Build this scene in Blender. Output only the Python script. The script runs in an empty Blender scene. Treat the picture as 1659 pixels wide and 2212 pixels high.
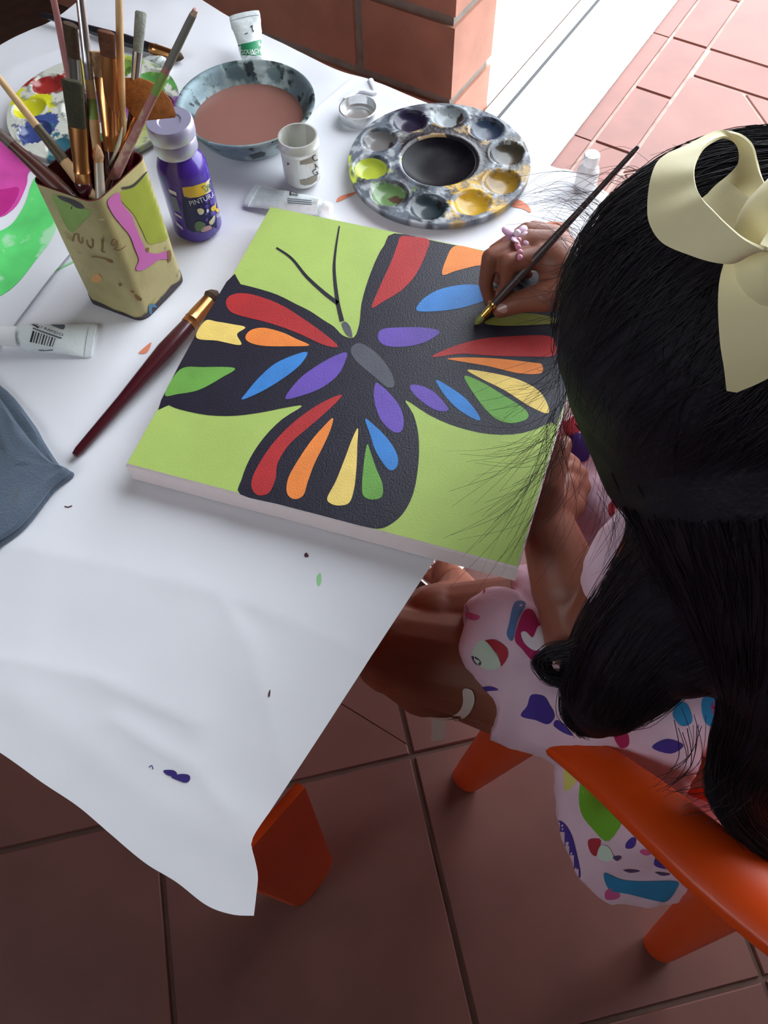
import bpy, bmesh, math, random
import numpy as np
from mathutils import Vector, Matrix, noise as mnoise
from mathutils.bvhtree import BVHTree
from mathutils.geometry import delaunay_2d_cdt

random.seed(7); rng = np.random.default_rng(7)
SC = bpy.context.scene; COL = SC.collection

# ------------------------------------------------------------------ camera
W, H, F_PX = 1659.0, 2212.0, 1750.0
CAM_Z, PITCH, ROLL = 1.005, 61.0, -2.5
_p, _r = math.radians(PITCH), math.radians(ROLL)
FW = np.array([0, math.cos(_p), -math.sin(_p)])
_R0 = np.array([1.0, 0, 0]); _U0 = np.cross(_R0, FW)
RT = math.cos(_r) * _R0 + math.sin(_r) * _U0
UP = -math.sin(_r) * _R0 + math.cos(_r) * _U0
CAM = np.array([0, 0, CAM_Z])
cd = bpy.data.cameras.new('camera'); cam = bpy.data.objects.new('camera', cd); COL.objects.link(cam)
cd.sensor_fit = 'HORIZONTAL'; cd.sensor_width = 36.0; cd.lens = F_PX / W * 36.0; cd.clip_start = 0.02
cam.matrix_world = Matrix(((RT[0], UP[0], -FW[0], 0), (RT[1], UP[1], -FW[1], 0), (RT[2], UP[2], -FW[2], CAM_Z), (0, 0, 0, 1)))
SC.camera = cam

# ------------------------------------------------------------------ sky, sun, exposure
wd = bpy.data.worlds.new('sky'); SC.world = wd; wd.use_nodes = True
bg = wd.node_tree.nodes['Background']
bg.inputs[0].default_value = (0.86, 0.93, 1.0, 1); bg.inputs[1].default_value = 5.6
SC.view_settings.view_transform = 'Standard'; SC.view_settings.look = 'None'
SC.view_settings.gamma = 1.0; SC.view_settings.use_curve_mapping = False
SC.view_settings.exposure = 0.28
SC.cycles.max_bounces = 8; SC.cycles.diffuse_bounces = 5

# ------------------------------------------------------------------ helpers
T = 0.48                                   # table paper height
def ray(x, y):
    d = FW + RT * (x - W / 2) / F_PX - UP * (y - H / 2) / F_PX
    return d / np.linalg.norm(d)
def P(x, y, z=T):                          # pixel -> point at height z
    d = ray(x, y); return CAM + d * ((z - CAM_Z) / d[2])
def D(x, y, dist): return CAM + ray(x, y) * dist
def lin(h):
    if not isinstance(h, str): return tuple(h)
    c = [int(h[i:i + 2], 16) / 255 for i in (0, 2, 4)]
    return tuple(v / 12.92 if v <= .04045 else ((v + .055) / 1.055) ** 2.4 for v in c)

MATS = {}
def M(name, col, rough=.6, var=0, vs=20, bump=0, bs=150, metal=0, coat=0, trans=0, ior=1.45, stain=None, sheen=0, spec=.5, sub=0, bdist=.002):
    if name in MATS: return MATS[name]
    m = bpy.data.materials.new(name); m.use_nodes = True; nt = m.node_tree; b = nt.nodes['Principled BSDF']
    c = lin(col); b.inputs['Base Color'].default_value = (*c, 1); b.inputs['Roughness'].default_value = rough
    b.inputs['Metallic'].default_value = metal; b.inputs['Coat Weight'].default_value = coat
    b.inputs['Transmission Weight'].default_value = trans; b.inputs['IOR'].default_value = ior
    b.inputs['Sheen Weight'].default_value = sheen; b.inputs['Specular IOR Level'].default_value = spec
    if sub:
        b.inputs['Subsurface Weight'].default_value = sub; b.inputs['Subsurface Radius'].default_value = (.01, .004, .002); b.inputs['Subsurface Scale'].default_value = .5
    tc = nt.nodes.new('ShaderNodeTexCoord'); src = None
    def nz(scale, detail=5):
        n = nt.nodes.new('ShaderNodeTexNoise'); n.inputs['Scale'].default_value = scale; n.inputs['Detail'].default_value = detail
        nt.links.new(tc.outputs['Object'], n.inputs['Vector']); return n
    if var:
        n = nz(vs); r = nt.nodes.new('ShaderNodeValToRGB'); nt.links.new(n.outputs['Fac'], r.inputs[0])
        r.color_ramp.elements[0].position = .3; r.color_ramp.elements[1].position = .7
        r.color_ramp.elements[0].color = (*[v * (1 - var) for v in c], 1); r.color_ramp.elements[1].color = (*[min(1, v * (1 + var)) for v in c], 1)
        src = r.outputs[0]
    for st in (stain or []):
        n = nz(st[1], 6); r = nt.nodes.new('ShaderNodeValToRGB'); nt.links.new(n.outputs['Fac'], r.inputs[0])
        r.color_ramp.elements[0].position = st[2]; r.color_ramp.elements[1].position = st[2] + .06
        r.color_ramp.elements[0].color = (0, 0, 0, 1); r.color_ramp.elements[1].color = (1, 1, 1, 1)
        mx = nt.nodes.new('ShaderNodeMix'); mx.data_type = 'RGBA'; nt.links.new(r.outputs[0], mx.inputs[0])
        if src: nt.links.new(src, mx.inputs[6])
        else: mx.inputs[6].default_value = (*c, 1)
        mx.inputs[7].default_value = (*lin(st[0]), 1); src = mx.outputs[2]
    if src: nt.links.new(src, b.inputs['Base Color'])
    if bump:
        n = nz(bs, 4); bp = nt.nodes.new('ShaderNodeBump'); bp.inputs['Strength'].default_value = bump; bp.inputs['Distance'].default_value = bdist
        nt.links.new(n.outputs['Fac'], bp.inputs['Height']); nt.links.new(bp.outputs[0], b.inputs['Normal'])
    MATS[name] = m; return m
def VC(name, rough=.5, bump=0, bs=200, coat=0):
    if name in MATS: return MATS[name]
    m = M(name, 'ffffff', rough, bump=bump, bs=bs, coat=coat); nt = m.node_tree
    a = nt.nodes.new('ShaderNodeVertexColor'); a.layer_name = 'Col'
    nt.links.new(a.outputs[0], nt.nodes['Principled BSDF'].inputs['Base Color']); return m

ROOT = {}                                  # object -> world offset of its root
def thing(name, label, cat, loc, group=None):
    o = bpy.data.objects.new(name, None); COL.objects.link(o); o.location = loc; o.empty_display_size = .02
    o['label'] = label; o['category'] = cat
    if group: o['group'] = group
    ROOT[o.name] = np.array(loc, float); return o
def tag(o, label, cat, group=None):
    o['label'] = label; o['category'] = cat
    if group: o['group'] = group
    return o
def mk(name, verts, faces, mat, parent=None, smooth=True, ang=40, cols=None, kind=None, loc=None):
    v = np.asarray(verts, float).reshape(-1, 3)
    if parent is not None: off = ROOT[parent.name]
    else:
        off = np.array(loc, float) if loc is not None else np.array([*(v[:, :2].min(0) + v[:, :2].max(0)) / 2, v[:, 2].min()])
    me = bpy.data.meshes.new(name); me.from_pydata((v - off).tolist(), [], [tuple(map(int, f)) for f in faces]); me.update()
    if smooth:
        me.shade_smooth(); me.set_sharp_from_angle(angle=math.radians(ang))
    if mat: me.materials.append(mat)
    if cols is not None:
        a = me.color_attributes.new('Col', 'FLOAT_COLOR', 'POINT')
        c = np.ones((len(v), 4)); c[:, :3] = cols; a.data.foreach_set('color', c.ravel())
    o = bpy.data.objects.new(name, me); COL.objects.link(o)
    if parent is not None: o.parent = parent
    else: o.location = off
    ROOT[o.name] = off
    if kind: o['kind'] = kind
    return o
def joinm(*ms):
    V, Fc, n = [], [], 0
    for v, f in ms:
        v = np.asarray(v, float).reshape(-1, 3); V.append(v); Fc += [tuple(i + n for i in q) for q in f]; n += len(v)
    return np.vstack(V), Fc
def frame(d, up=(0, 0, 1)):
    d = np.asarray(d, float); d = d / np.linalg.norm(d); up = np.asarray(up, float)
    if abs(d @ up) / np.linalg.norm(up) > .98: up = np.array([0, 1.0, 0])
    s = np.cross(d, up); s /= np.linalg.norm(s); return d, s, np.cross(s, d)
def lathe(prof, seg=40, c=(0, 0, 0), axis=(0, 0, 1), flat=1.0, up=(0, 1, 0)):
    """prof: list of (radius, height) ; closed with fans where radius is 0"""
    d, s, u = frame(axis, up); V, Fc = [], []; rings = []
    for r, h in prof:
        if r <= 1e-7: rings.append([len(V)]); V.append(np.array(c) + d * h)
        else:
            ids = []
            for k in range(seg):
                a = 2 * math.pi * k / seg; ids.append(len(V)); V.append(np.array(c) + d * h + s * (r * math.cos(a)) + u * (r * flat * math.sin(a)))
            rings.append(ids)
    for A, B in zip(rings[:-1], rings[1:]):
        for k in range(seg):
            q = [A[k % len(A)], A[(k + 1) % len(A)], B[(k + 1) % len(B)], B[k % len(B)]]; q2 = []
            for i in q:
                if i not in q2: q2.append(i)
            if len(q2) > 2: Fc.append(q2)
    return np.array(V), Fc
def tube(pts, rad, seg=8, cap=True, flat=1.0, up=(0, 0, 1)):
    pts = np.asarray(pts, float); n = len(pts); rad = np.ones(n) * rad if np.isscalar(rad) else np.asarray(rad, float); V, Fc = [], []
    for i in range(n):
        d = pts[min(i + 1, n - 1)] - pts[max(i - 1, 0)]; _, s, u = frame(d, up)
        for k in range(seg):
            a = 2 * math.pi * k / seg; V.append(pts[i] + s * rad[i] * math.cos(a) + u * rad[i] * flat * math.sin(a))
    for i in range(n - 1):
        for k in range(seg):
            Fc.append((i * seg + k, i * seg + (k + 1) % seg, (i + 1) * seg + (k + 1) % seg, (i + 1) * seg + k))
    if cap: Fc.append(tuple(range(seg))[::-1]); Fc.append(tuple((n - 1) * seg + k for k in range(seg)))
    return np.array(V), Fc
def cat(pts, n=8, closed=False):
    p = np.asarray(pts, float); N = len(p); out = []
    rngi = range(N) if closed else range(N - 1)
    for i in rngi:
        g = (lambda k: p[k % N]) if closed else (lambda k: p[min(max(k, 0), N - 1)])
        a, b, c, d = g(i - 1), g(i), g(i + 1), g(i + 2)
        for t in np.arange(n) / n:
            out.append(.5 * (2 * b + (c - a) * t + (2 * a - 5 * b + 4 * c - d) * t * t + (3 * b - a - 3 * c + d) * t ** 3))
    if not closed: out.append(p[-1])
    return np.array(out)
def prism(poly, z0, z1, bev=0):
    """poly: Nx2, upright prism with optional bevelled top"""
    p = np.asarray(poly, float); n = len(p); c = p.mean(0)
    rings = [(p, z0), (p, z1)]
    if bev:
        q = c + (p - c) * (1 - bev / np.linalg.norm(p - c, axis=1).mean()); rings = [(p, z0), (p, z1 - bev), (q, z1)]
    V = np.vstack([np.c_[a, np.full(n, z)] for a, z in rings]); Fc = [tuple(range(n))[::-1], tuple(range((len(rings) - 1) * n, len(rings) * n))]
    for r in range(len(rings) - 1):
        for k in range(n): Fc.append((r * n + k, r * n + (k + 1) % n, (r + 1) * n + (k + 1) % n, (r + 1) * n + k))
    return V, Fc
def bvh_of(o):
    off = ROOT[o.name]; me = o.data
    vs = [Vector(np.array(v.co) + off) for v in me.vertices]; return BVHTree.FromPolygons(vs, [list(p.vertices) for p in me.polygons])
def cast(bvh, x, y, off):
    d = ray(x, y); loc, nor, idx, dist = bvh.ray_cast(Vector(CAM), Vector(d))
    if loc is None: return None
    if nor.dot(Vector(d)) > 0: nor = -nor
    return np.array(loc) + np.array(nor) * off
def put_mesh2d(name, pts2, tris, bvh, mat, parent, off):
    V, keep = [], {}
    for i, (x, y) in enumerate(pts2):
        q = cast(bvh, x, y, off)
        if q is not None: keep[i] = len(V); V.append(q)
    Fc = []
    for t in tris:
        if all(i in keep for i in t):
            a, b, c = [V[keep[i]] for i in t[:3]]
            n = np.cross(b - a, c - a); t2 = [keep[i] for i in t]
            if max(np.linalg.norm(a - b), np.linalg.norm(b - c), np.linalg.norm(a - c)) > .03: continue
            if n @ (CAM - a) < 0: t2 = t2[::-1]
            Fc.append(t2)
    if not Fc: return None
    par = list(range(len(V)))
    def fnd(i):
        while par[i] != i: par[i] = par[par[i]]; i = par[i]
        return i
    if name != 'lettering':
        for t in Fc:
            for i in t[1:]: par[fnd(i)] = fnd(t[0])
        cnt = {}
        for t in Fc: cnt[fnd(t[0])] = cnt.get(fnd(t[0]), 0) + 1
        best = max(cnt, key=cnt.get); Fc = [t for t in Fc if fnd(t[0]) == best]
        us = sorted({i for t in Fc for i in t}); mp = {i: k for k, i in enumerate(us)}; V = [V[i] for i in us]; Fc = [[mp[i] for i in t] for t in Fc]
    return mk(name, V, Fc, mat, parent, ang=60)
def decal(name, poly, bvh, mat, parent, off=.0003, smooth=True, res=14, n=4):
    """a painted patch: an outline picked in the photograph, laid as a thin skin on the surface it belongs to"""
    p = cat(poly, n, True) if smooth else np.asarray(poly, float)
    if not smooth:
        q = []
        for i in range(len(p)):
            a, b = p[i], p[(i + 1) % len(p)]; k = max(1, int(np.linalg.norm(b - a) / res))
            q += [a + (b - a) * t / k for t in range(k)]
        p = np.array(q)
    (x0, y0), (x1, y1) = p.min(0), p.max(0); pts = [Vector(q) for q in p]; N = len(pts)
    for gx in np.arange(x0 + res / 2, x1, res):
        for gy in np.arange(y0 + res / 2, y1, res): pts.append(Vector((gx, gy)))
    r = delaunay_2d_cdt(pts, [(i, (i + 1) % N) for i in range(N)], [list(range(N))], 1, 1e-4)
    return put_mesh2d(name, [tuple(v) for v in r[0]], r[2], bvh, mat, parent, off)
def stroke_poly(pts, w0, w1=None, n=6):
    p = cat(pts, n); w = np.linspace(w0, w1 if w1 is not None else w0, len(p)) / 2
    t = np.gradient(p, axis=0); t /= np.linalg.norm(t, axis=1)[:, None] + 1e-9; nr = np.c_[-t[:, 1], t[:, 0]]
    return np.vstack([p + nr * w[:, None], (p - nr * w[:, None])[::-1]])
def stroke(name, pts, w, bvh, mat, parent, off=.0004, w1=None): return decal(name, stroke_poly(pts, w, w1), bvh, mat, parent, off, smooth=False, res=8)
def text2d(s):
    cu = bpy.data.curves.new('t', 'FONT'); cu.body = s; cu.resolution_u = 3; o = bpy.data.objects.new('t', cu); COL.objects.link(o)
    dg = bpy.context.evaluated_depsgraph_get(); me = o.evaluated_get(dg).to_mesh()
    v = np.array([x.co[:2] for x in me.vertices]); f = [tuple(p.vertices) for p in me.polygons]
    o.evaluated_get(dg).to_mesh_clear(); bpy.data.objects.remove(o); bpy.data.curves.remove(cu); return v, f
def text_decal(name, s, p0, p1, hgt, bvh, mat, parent, off=.0005, sag=0):
    """lettering along the baseline p0 -> p1 (pixels), hgt pixels tall"""
    v, f = text2d(s); v = v - v.min(0); wd_ = v[:, 0].max(); p0, p1 = np.array(p0, float), np.array(p1, float)
    e = (p1 - p0); L = np.linalg.norm(e); e /= L; nn = np.array([e[1], -e[0]])
    t = v[:, 0] / wd_; q = p0 + np.outer(t * L, e) + np.outer(v[:, 1] / v[:, 1].max() * hgt, nn) + np.outer(4 * sag * t * (1 - t), -nn)
    tr = [(g[0], g[i], g[i + 1]) for g in f for i in range(1, len(g) - 1)]
    return put_mesh2d(name, q, tr, bvh, mat, parent, off)
def remesh(verts, faces, vox, smooth_it=6):
    me = bpy.data.meshes.new('tmp'); me.from_pydata(np.asarray(verts).tolist(), [], [tuple(map(int, f)) for f in faces]); o = bpy.data.objects.new('tmp', me); COL.objects.link(o)
    m = o.modifiers.new('r', 'REMESH'); m.mode = 'VOXEL'; m.voxel_size = vox
    if smooth_it:
        s = o.modifiers.new('s', 'SMOOTH'); s.iterations = smooth_it; s.factor = .5
    dg = bpy.context.evaluated_depsgraph_get(); ev = o.evaluated_get(dg); q = ev.to_mesh()
    v = np.empty(len(q.vertices) * 3); q.vertices.foreach_get('co', v); f = [tuple(p.vertices) for p in q.polygons]
    ev.to_mesh_clear(); bpy.data.objects.remove(o); bpy.data.meshes.remove(me); return v.reshape(-1, 3), f
def blob(c, r, seg=18, ax=None):
    """ellipsoid; r scalar or 3 radii along axes ax (rows)"""
    r = np.ones(3) * r if np.isscalar(r) else np.asarray(r, float); V, Fc = lathe([(math.sin(math.pi * i / 12) if 0 < i < 12 else 0, -math.cos(math.pi * i / 12)) for i in range(13)], seg)
    A = np.eye(3) if ax is None else np.asarray(ax); return (V * r) @ A + np.asarray(c), Fc
def chain(pts, rad, seg=16):
    """round-ended tapering limb along the joints"""
    ms = []
    for i, (p, r) in enumerate(zip(pts, rad)):
        ms.append(blob(p, r))
        if i: ms.append(tube([pts[i - 1], p], [rad[i - 1], r], seg))
    return joinm(*ms)
def ribbon(E1, E2, th, n=10):
    """cloth band between two edge curves"""
    a, b = cat(E1, n), cat(E2, n); N = len(a); K = 9; V = []
    for i in range(N):
        for k in range(K): V.append(a[i] + (b[i] - a[i]) * k / (K - 1))
    V = np.array(V); Fc = [(i * K + k, i * K + k + 1, (i + 1) * K + k + 1, (i + 1) * K + k) for i in range(N - 1) for k in range(K - 1)]
    nr = np.zeros_like(V)
    for f in Fc:
        nn = np.cross(V[f[1]] - V[f[0]], V[f[3]] - V[f[0]])
        for i in f: nr[i] += nn
    nr /= np.linalg.norm(nr, axis=1)[:, None] + 1e-12; m = len(V)
    V2 = np.vstack([V + nr * th / 2, V - nr * th / 2]); F2 = Fc + [tuple(i + m for i in f[::-1]) for f in Fc]
    ed = [i * K for i in range(N)] + [(N - 1) * K + k for k in range(1, K)] + [i * K + K - 1 for i in range(N - 2, -1, -1)] + [k for k in range(K - 2, 0, -1)]
    for i in range(len(ed)): x, y = ed[i], ed[(i + 1) % len(ed)]; F2.append((y, x, x + m, y + m))
    return V2, F2
def fbm(p, s): return mnoise.fractal(Vector(p) * s, 1.0, 2.0, 4)

# room axes: U runs along the door track, N across it
U2 = np.array([.56, .8285]); N2 = np.array([.8285, -.56])
def UN(u, n, z=0): return np.array([*(U2 * u + N2 * n), z])
def un(p): return np.array([p[0] * U2[0] + p[1] * U2[1], p[0] * N2[0] + p[1] * N2[1]])
def boxUN(u0, u1, n0, n1, z0, z1): return prism([UN(u0, n0)[:2], UN(u0, n1)[:2], UN(u1, n1)[:2], UN(u1, n0)[:2]], z0, z1)

# ------------------------------------------------------------------ setting
m_tile_shade = M('clay tile shade tone', '664039', .55, var=.16, vs=9, bump=.08, bs=60); m_tile_lit = M('clay tile lit tone', '80544a', .5, var=.12, vs=9, bump=.08, bs=60)  # same clay tile twice: indoor shade and patio daylight painted into the colour
m_grout_shade = M('grout shade tone', '5e463e', .9, var=.15, vs=40)  # grout colour darkened to stand for the shade indoors
m_border = M('terracotta border brick', '7d4c41', .45, var=.15, vs=12)
floor = mk('floor', *boxUN(-3, 6, -4, 5, -.06, -.004), m_grout_shade, smooth=False, loc=(0, 0, 0)); floor['kind'] = 'structure'
mk('lit_grout_bed', *boxUN(.95, 6, -.436, 5, -.006, -.0036), M('grout lit tone', 'b49c92', .9, var=.15, vs=40), floor, smooth=False)  # same grout, painted paler where daylight falls
def clip(poly, nrm, d):                    # keep nrm.x >= d
    out = []; n = len(poly)
    for i in range(n):
        a, b = poly[i], poly[(i + 1) % n]; da, db = a @ nrm - d, b @ nrm - d
        if da >= 0: out.append(a)
        if (da >= 0) != (db >= 0): out.append(a + (b - a) * da / (da - db))
    return out
E1 = np.array([.984, .18]); E2 = np.array([-.18, .984]); PT = .31
tile_box = None; TG = .0028
for i in range(-5, 9):
    for j in range(-5, 9):
        a = E1 * (-.25 + PT * i) + E2 * (-.10 + PT * j)
        c = [a + E1 * s + E2 * t for s, t in ((TG, TG), (PT - TG, TG), (PT - TG, PT - TG), (TG, PT - TG))]
        ctr = a + (E1 + E2) * PT / 2
        if not (-1.3 < ctr[0] < 1.9 and -1.1 < ctr[1] < 2.6): continue
        if ctr @ U2 < .2: q = c if not (ctr @ U2 > -.02 and ctr @ N2 < -.313) else clip(c, -U2, -.2)
        else:
            q = clip(c, N2, -.313); q = clip(q, -U2, -1.622) if len(q) > 2 else q
        if ctr @ U2 < .2 and len(q) > 2 and not q is c:
            q2 = clip(c, U2, .2); q2 = clip(q2, N2, -.313) if len(q2) > 2 else q2
            if len(q2) > 2: mk('tile', *prism(q2, -.004, 0, .002), m_tile_shade, floor, smooth=False)
        if len(q) < 3: continue
        if len(q) == 4 and np.allclose(q, c) and ctr @ U2 <= .95:
            if tile_box is None:
                tile_box = mk('tile', *prism(np.array(c) - ctr, -.004, 0, .002), m_tile_shade, floor, smooth=False).data
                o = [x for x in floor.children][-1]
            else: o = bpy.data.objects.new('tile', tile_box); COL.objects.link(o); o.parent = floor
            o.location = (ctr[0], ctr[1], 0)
        else: mk('tile', *prism(q, -.004, 0, .002), m_tile_lit if ctr @ U2 > .95 else m_tile_shade, floor, smooth=False)  # paler tone paints the daylit stretch of the same floor
for k in range(14):                       # rectangular courses beside the track and across the patio
    u0 = .205 + k * .19
    mk('tile', *boxUN(u0 + .004, u0 + .186, -.393, -.321, -.004, .001), m_border, floor, smooth=False)
    n0 = -.313 + k * .2
    mk('tile', *boxUN(1.63, 1.722, n0 + .004, n0 + .196, -.004, .0005), m_border, floor, smooth=False)
for i in range(4):
    for j in range(6): mk('tile', *boxUN(1.73 + i * .31, 2.032 + i * .31, -.313 + j * .31, -.011 + j * .31, -.004, .0005), m_tile_lit, floor, smooth=False)
for k in range(7): mk('tile', *boxUN(.205 + k * .38, .581 + k * .38, -.434, -.401, -.004, .0), m_border, floor, smooth=False)

# brick wall beside the door track, its end face lit from outside
m_mort = M('grey mortar', '8d8880', .95, var=.2, vs=30, bump=.5, bs=80); m_brick = M('clay block', 'b07c68', .7, var=.14, vs=14, bump=.2, bs=120)
wc = un(P(968, 330, 0)); WU0, WN1 = wc; WT = .15
wall = mk('wall_back', *boxUN(WU0 + .006, WU0 + WT - .006, -4, WN1 - .006, 0, 2.6), m_mort, smooth=False, loc=(0, 0, 0)); wall['kind'] = 'structure'
bz = -.035; row = 0
while bz < 2.5:
    nn = WN1; ln = .40 if row % 2 == 0 else .20; k = 0
    while nn > WN1 - 2.4 and bz < 1.3:
        n0 = nn - ln; n0 += .009
        v, f = boxUN(WU0, WU0 + WT, n0 + .009, nn, max(bz, 0), bz + .124); v = np.array(v)
        mk('brick', v, f, m_brick, wall, smooth=False); nn = n0 - .009; ln = .40
    bz += .124 + .018; row += 1
m_track = M('white door track', 'f4f4f2', .35, spec=.6); m_groove = M('track groove', '2a2a2c', .6)
tr = mk('trim_1', *boxUN(.205, 5, WN1 + .004, -.436, -.004, .006), m_track, smooth=False, loc=(0, 0, 0)); tr['kind'] = 'structure'
mk('track_groove', *boxUN(.205, 5, -.583, -.576, .005, .0064), m_groove, tr, smooth=False)
tr2 = mk('trim_2', *boxUN(WU0 + WT + .01, 5, -1.5, WN1 - .004, -.004, .006), m_track, smooth=False, loc=(0, 0, 0)); tr2['kind'] = 'structure'
m_rail = M('grey track rail', 'b9c0c2', .5)  # pale grey for the two outer track grooves
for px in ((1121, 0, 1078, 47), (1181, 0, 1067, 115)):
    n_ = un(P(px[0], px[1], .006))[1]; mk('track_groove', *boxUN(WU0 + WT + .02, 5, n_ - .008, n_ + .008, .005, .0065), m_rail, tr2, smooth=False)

m_plaster = M('dim plaster', '5f5049', .9); m_ceil = M('ceiling boards', '54463c', .9)
def st(name, geo, mat): o = mk(name, *geo, mat, smooth=False, loc=(0, 0, 0)); o['kind'] = 'structure'; return o
st('wall_left', boxUN(-2.2, WU0, -2.0, -1.9, 0, 2.6), m_plaster)
WIN = (-1.4, -.3, 1.2, 2.2)                 # n0, n1, z0, z1 of the window behind the photographer
def wall_hole(u0, u1, n0, n1, z0, z1, h):
    V = []
    for u in (u0, u1):
        for a, b in ((n0, z0), (n1, z0), (n1, z1), (n0, z1), (h[0], h[2]), (h[1], h[2]), (h[1], h[3]), (h[0], h[3])): V.append(UN(u, a, b))
    Fc = []
    for k in range(4):
        j = (k + 1) % 4; Fc += [(k, j, 4 + j, 4 + k), (8 + j, 8 + k, 12 + k, 12 + j), (k, 8 + k, 8 + j, j), (4 + k, 4 + j, 12 + j, 12 + k)]
    return np.array(V), Fc
st('wall_front', wall_hole(-1.5, -1.4, -2.0, 1.0, 0, 2.6, WIN), m_plaster)
win = st('window_1', wall_hole(-1.48, -1.43, WIN[0], WIN[1], WIN[2], WIN[3], (WIN[0] + .05, WIN[1] - .05, WIN[2] + .05, WIN[3] - .05)), m_track)
mk('mullion', *boxUN(-1.47, -1.44, -.87, -.83, WIN[2] + .05, WIN[3] - .05), m_track, win, smooth=False)
st('shade_wall_right', boxUN(-1.5, 1.25, .85, .95, 0, 2.6), m_plaster)  # unseen wall, added and lengthened to keep light off the near floor
st('ceiling', boxUN(-1.6, 1.5, -2.1, 1.9, 2.6, 2.7), m_ceil)

# ------------------------------------------------------------------ table
m_or = M('orange plastic', 'dc4a0d', .38, bump=.03, bs=300, sub=.1)
tc_ = P(550, 1000, 0); table = thing('kids_table', 'orange plastic kids table under the white paper', 'table', (tc_[0], tc_[1], 0))
cA, cB, cC = P(1380, 478, T), P(560, 1880, T), P(300, -40, T)
cA, cB, cC = cA[:2], cB[:2], cC[:2]
eb = (cB - cA) / np.linalg.norm(cB - cA); ec = np.array([eb[1], -eb[0]])
if ec @ (cC - cA) < 0: ec = -ec
TL = np.linalg.norm(cB - cA) - .12; ORG = cA + eb * .03 + ec * .035
def rrect(o, e1, e2, a, b, r=.03, n=5):
    pts = []
    for (sx, sy, a0) in ((1, 1, 0), (0, 1, 90), (0, 0, 180), (1, 0, 270)):
        cx_, cy_ = (a - r if sx else r), (b - r if sy else r)
        for k in range(n + 1):
            t = math.radians(a0 + 90 * k / n); pts.append(o + e1 * (cx_ + r * math.cos(t)) + e2 * (cy_ + r * math.sin(t)))
    return np.array(pts)
v, f = prism(rrect(ORG, eb, ec, TL, .62), T - .026, T - .0035, .003); mk('table_top', v, f, m_or, table)
v, f = prism(rrect(ORG + .02 * (eb + ec), eb, ec, TL - .04, .58), T - .06, T - .026); mk('apron', v, f, m_or, table)
def table_leg(c, d1, d2, w=.062):
    """corner leg: two plates meeting in a rounded ridge, wider at the top"""
    rows = []
    for z, s, sh in ((0, .55, .0), (.012, .78, 0), (.05, 1, .0), (.44, 1.25, -.004)):
        cc = np.array(c) + (d1 + d2) * sh; o_, i_ = [], []
        ww = w * s; r = .012
        base = [cc + d1 * ww, cc + d1 * r, cc + (d1 + d2) * r * .3, cc + d2 * r, cc + d2 * ww]
        inn = [b + (d1 + d2) * .007 for b in base]; inn[0] = base[0] + d2 * .007; inn[-1] = base[-1] + d1 * .007
        rows.append([np.array([*q, z]) for q in base + inn[::-1]])
    V = np.array(rows).reshape(-1, 3); n = 10; Fc = [tuple(range(n))[::-1], tuple(range(3 * n, 4 * n))]
    for r in range(3):
        for k in range(n): Fc.append((r * n + k, r * n + (k + 1) % n, (r + 1) * n + (k + 1) % n, (r + 1) * n + k))
    return V, Fc
L0 = P(645, 1968, 0)[:2]; dl = P(560, 1912, 0)[:2] - L0; dr = P(724, 1872, 0)[:2] - L0
dl, dr = dl / np.linalg.norm(dl), dr / np.linalg.norm(dr)
mk('leg', *table_leg(L0, dr, dl), m_or, table, ang=30)
for (a, b) in ((.03, .03), (.03, .59), (TL - .03, .59)):
    c = ORG + eb * a + ec * b; s1 = 1 if a < .1 else -1; s2 = 1 if b < .1 else -1
    mk('leg', *table_leg(c, eb * s1, ec * s2), m_or, table, ang=30)

# ------------------------------------------------------------------ paper sheet (Coons patch between four picked edges)
m_paper = M('white paper', 'e9e9ee', .62, bump=.35, bs=14, bdist=.004, spec=.3)
def poly3(lst): return np.array([P(x, y, T + z) for x, y, z in lst])
right = poly3([(1398, 462, 0), (1300, 640, 0), (1170, 850, 0), (1050, 1040, 0), (935, 1215, 0), (800, 1420, 0), (660, 1636, 0), (590, 1742, -0.0004), (545, 1812, -0.0004), (549, 1850, -0.0012), (557, 1890, -0.0024), (553, 1935, -0.0036), (548, 1978, -0.0048)])
front = poly3([(548, 1978, -0.0048), (500, 1975, -0.0048), (445, 1955, -0.0040), (380, 1905, -0.0032), (310, 1862, -0.0028), (230, 1795, -0.0024), (165, 1740, -0.0024), (90, 1690, -0.0020), (0, 1626, -0.0020), (-150, 1530, -0.0016), (-330, 1420, -0.0008)])
far = poly3([(1398, 462, 0), (1340, 434, 0), (1245, 372, 0), (1190, 356, 0), (1090, 296, 0), (972, 242, 0), (900, 212, 0), (800, 172, .0), (730, 150, .002), (650, 112, 0), (560, 68, 0), (490, 32, 0), (430, -5, 0), (330, -60, 0), (250, -70, 0)])
left = poly3([(250, -70, 0), (130, 30, 0), (60, 65, 0), (0, 97, 0), (-150, 190, 0), (-300, 420, 0), (-400, 800, 0), (-400, 1100, 0), (-330, 1420, -.0008)])
def resamp(p, n):
    p = cat(p, 12); s = np.r_[0, np.cumsum(np.linalg.norm(np.diff(p, axis=0), axis=1))]; t = np.linspace(0, s[-1], n)
    return np.c_[[np.interp(t, s, p[:, k]) for k in range(3)]].T
NS = 170; r_, f_, b_, l_ = resamp(right, NS), resamp(front, NS), resamp(far, NS), resamp(left, NS)
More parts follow.
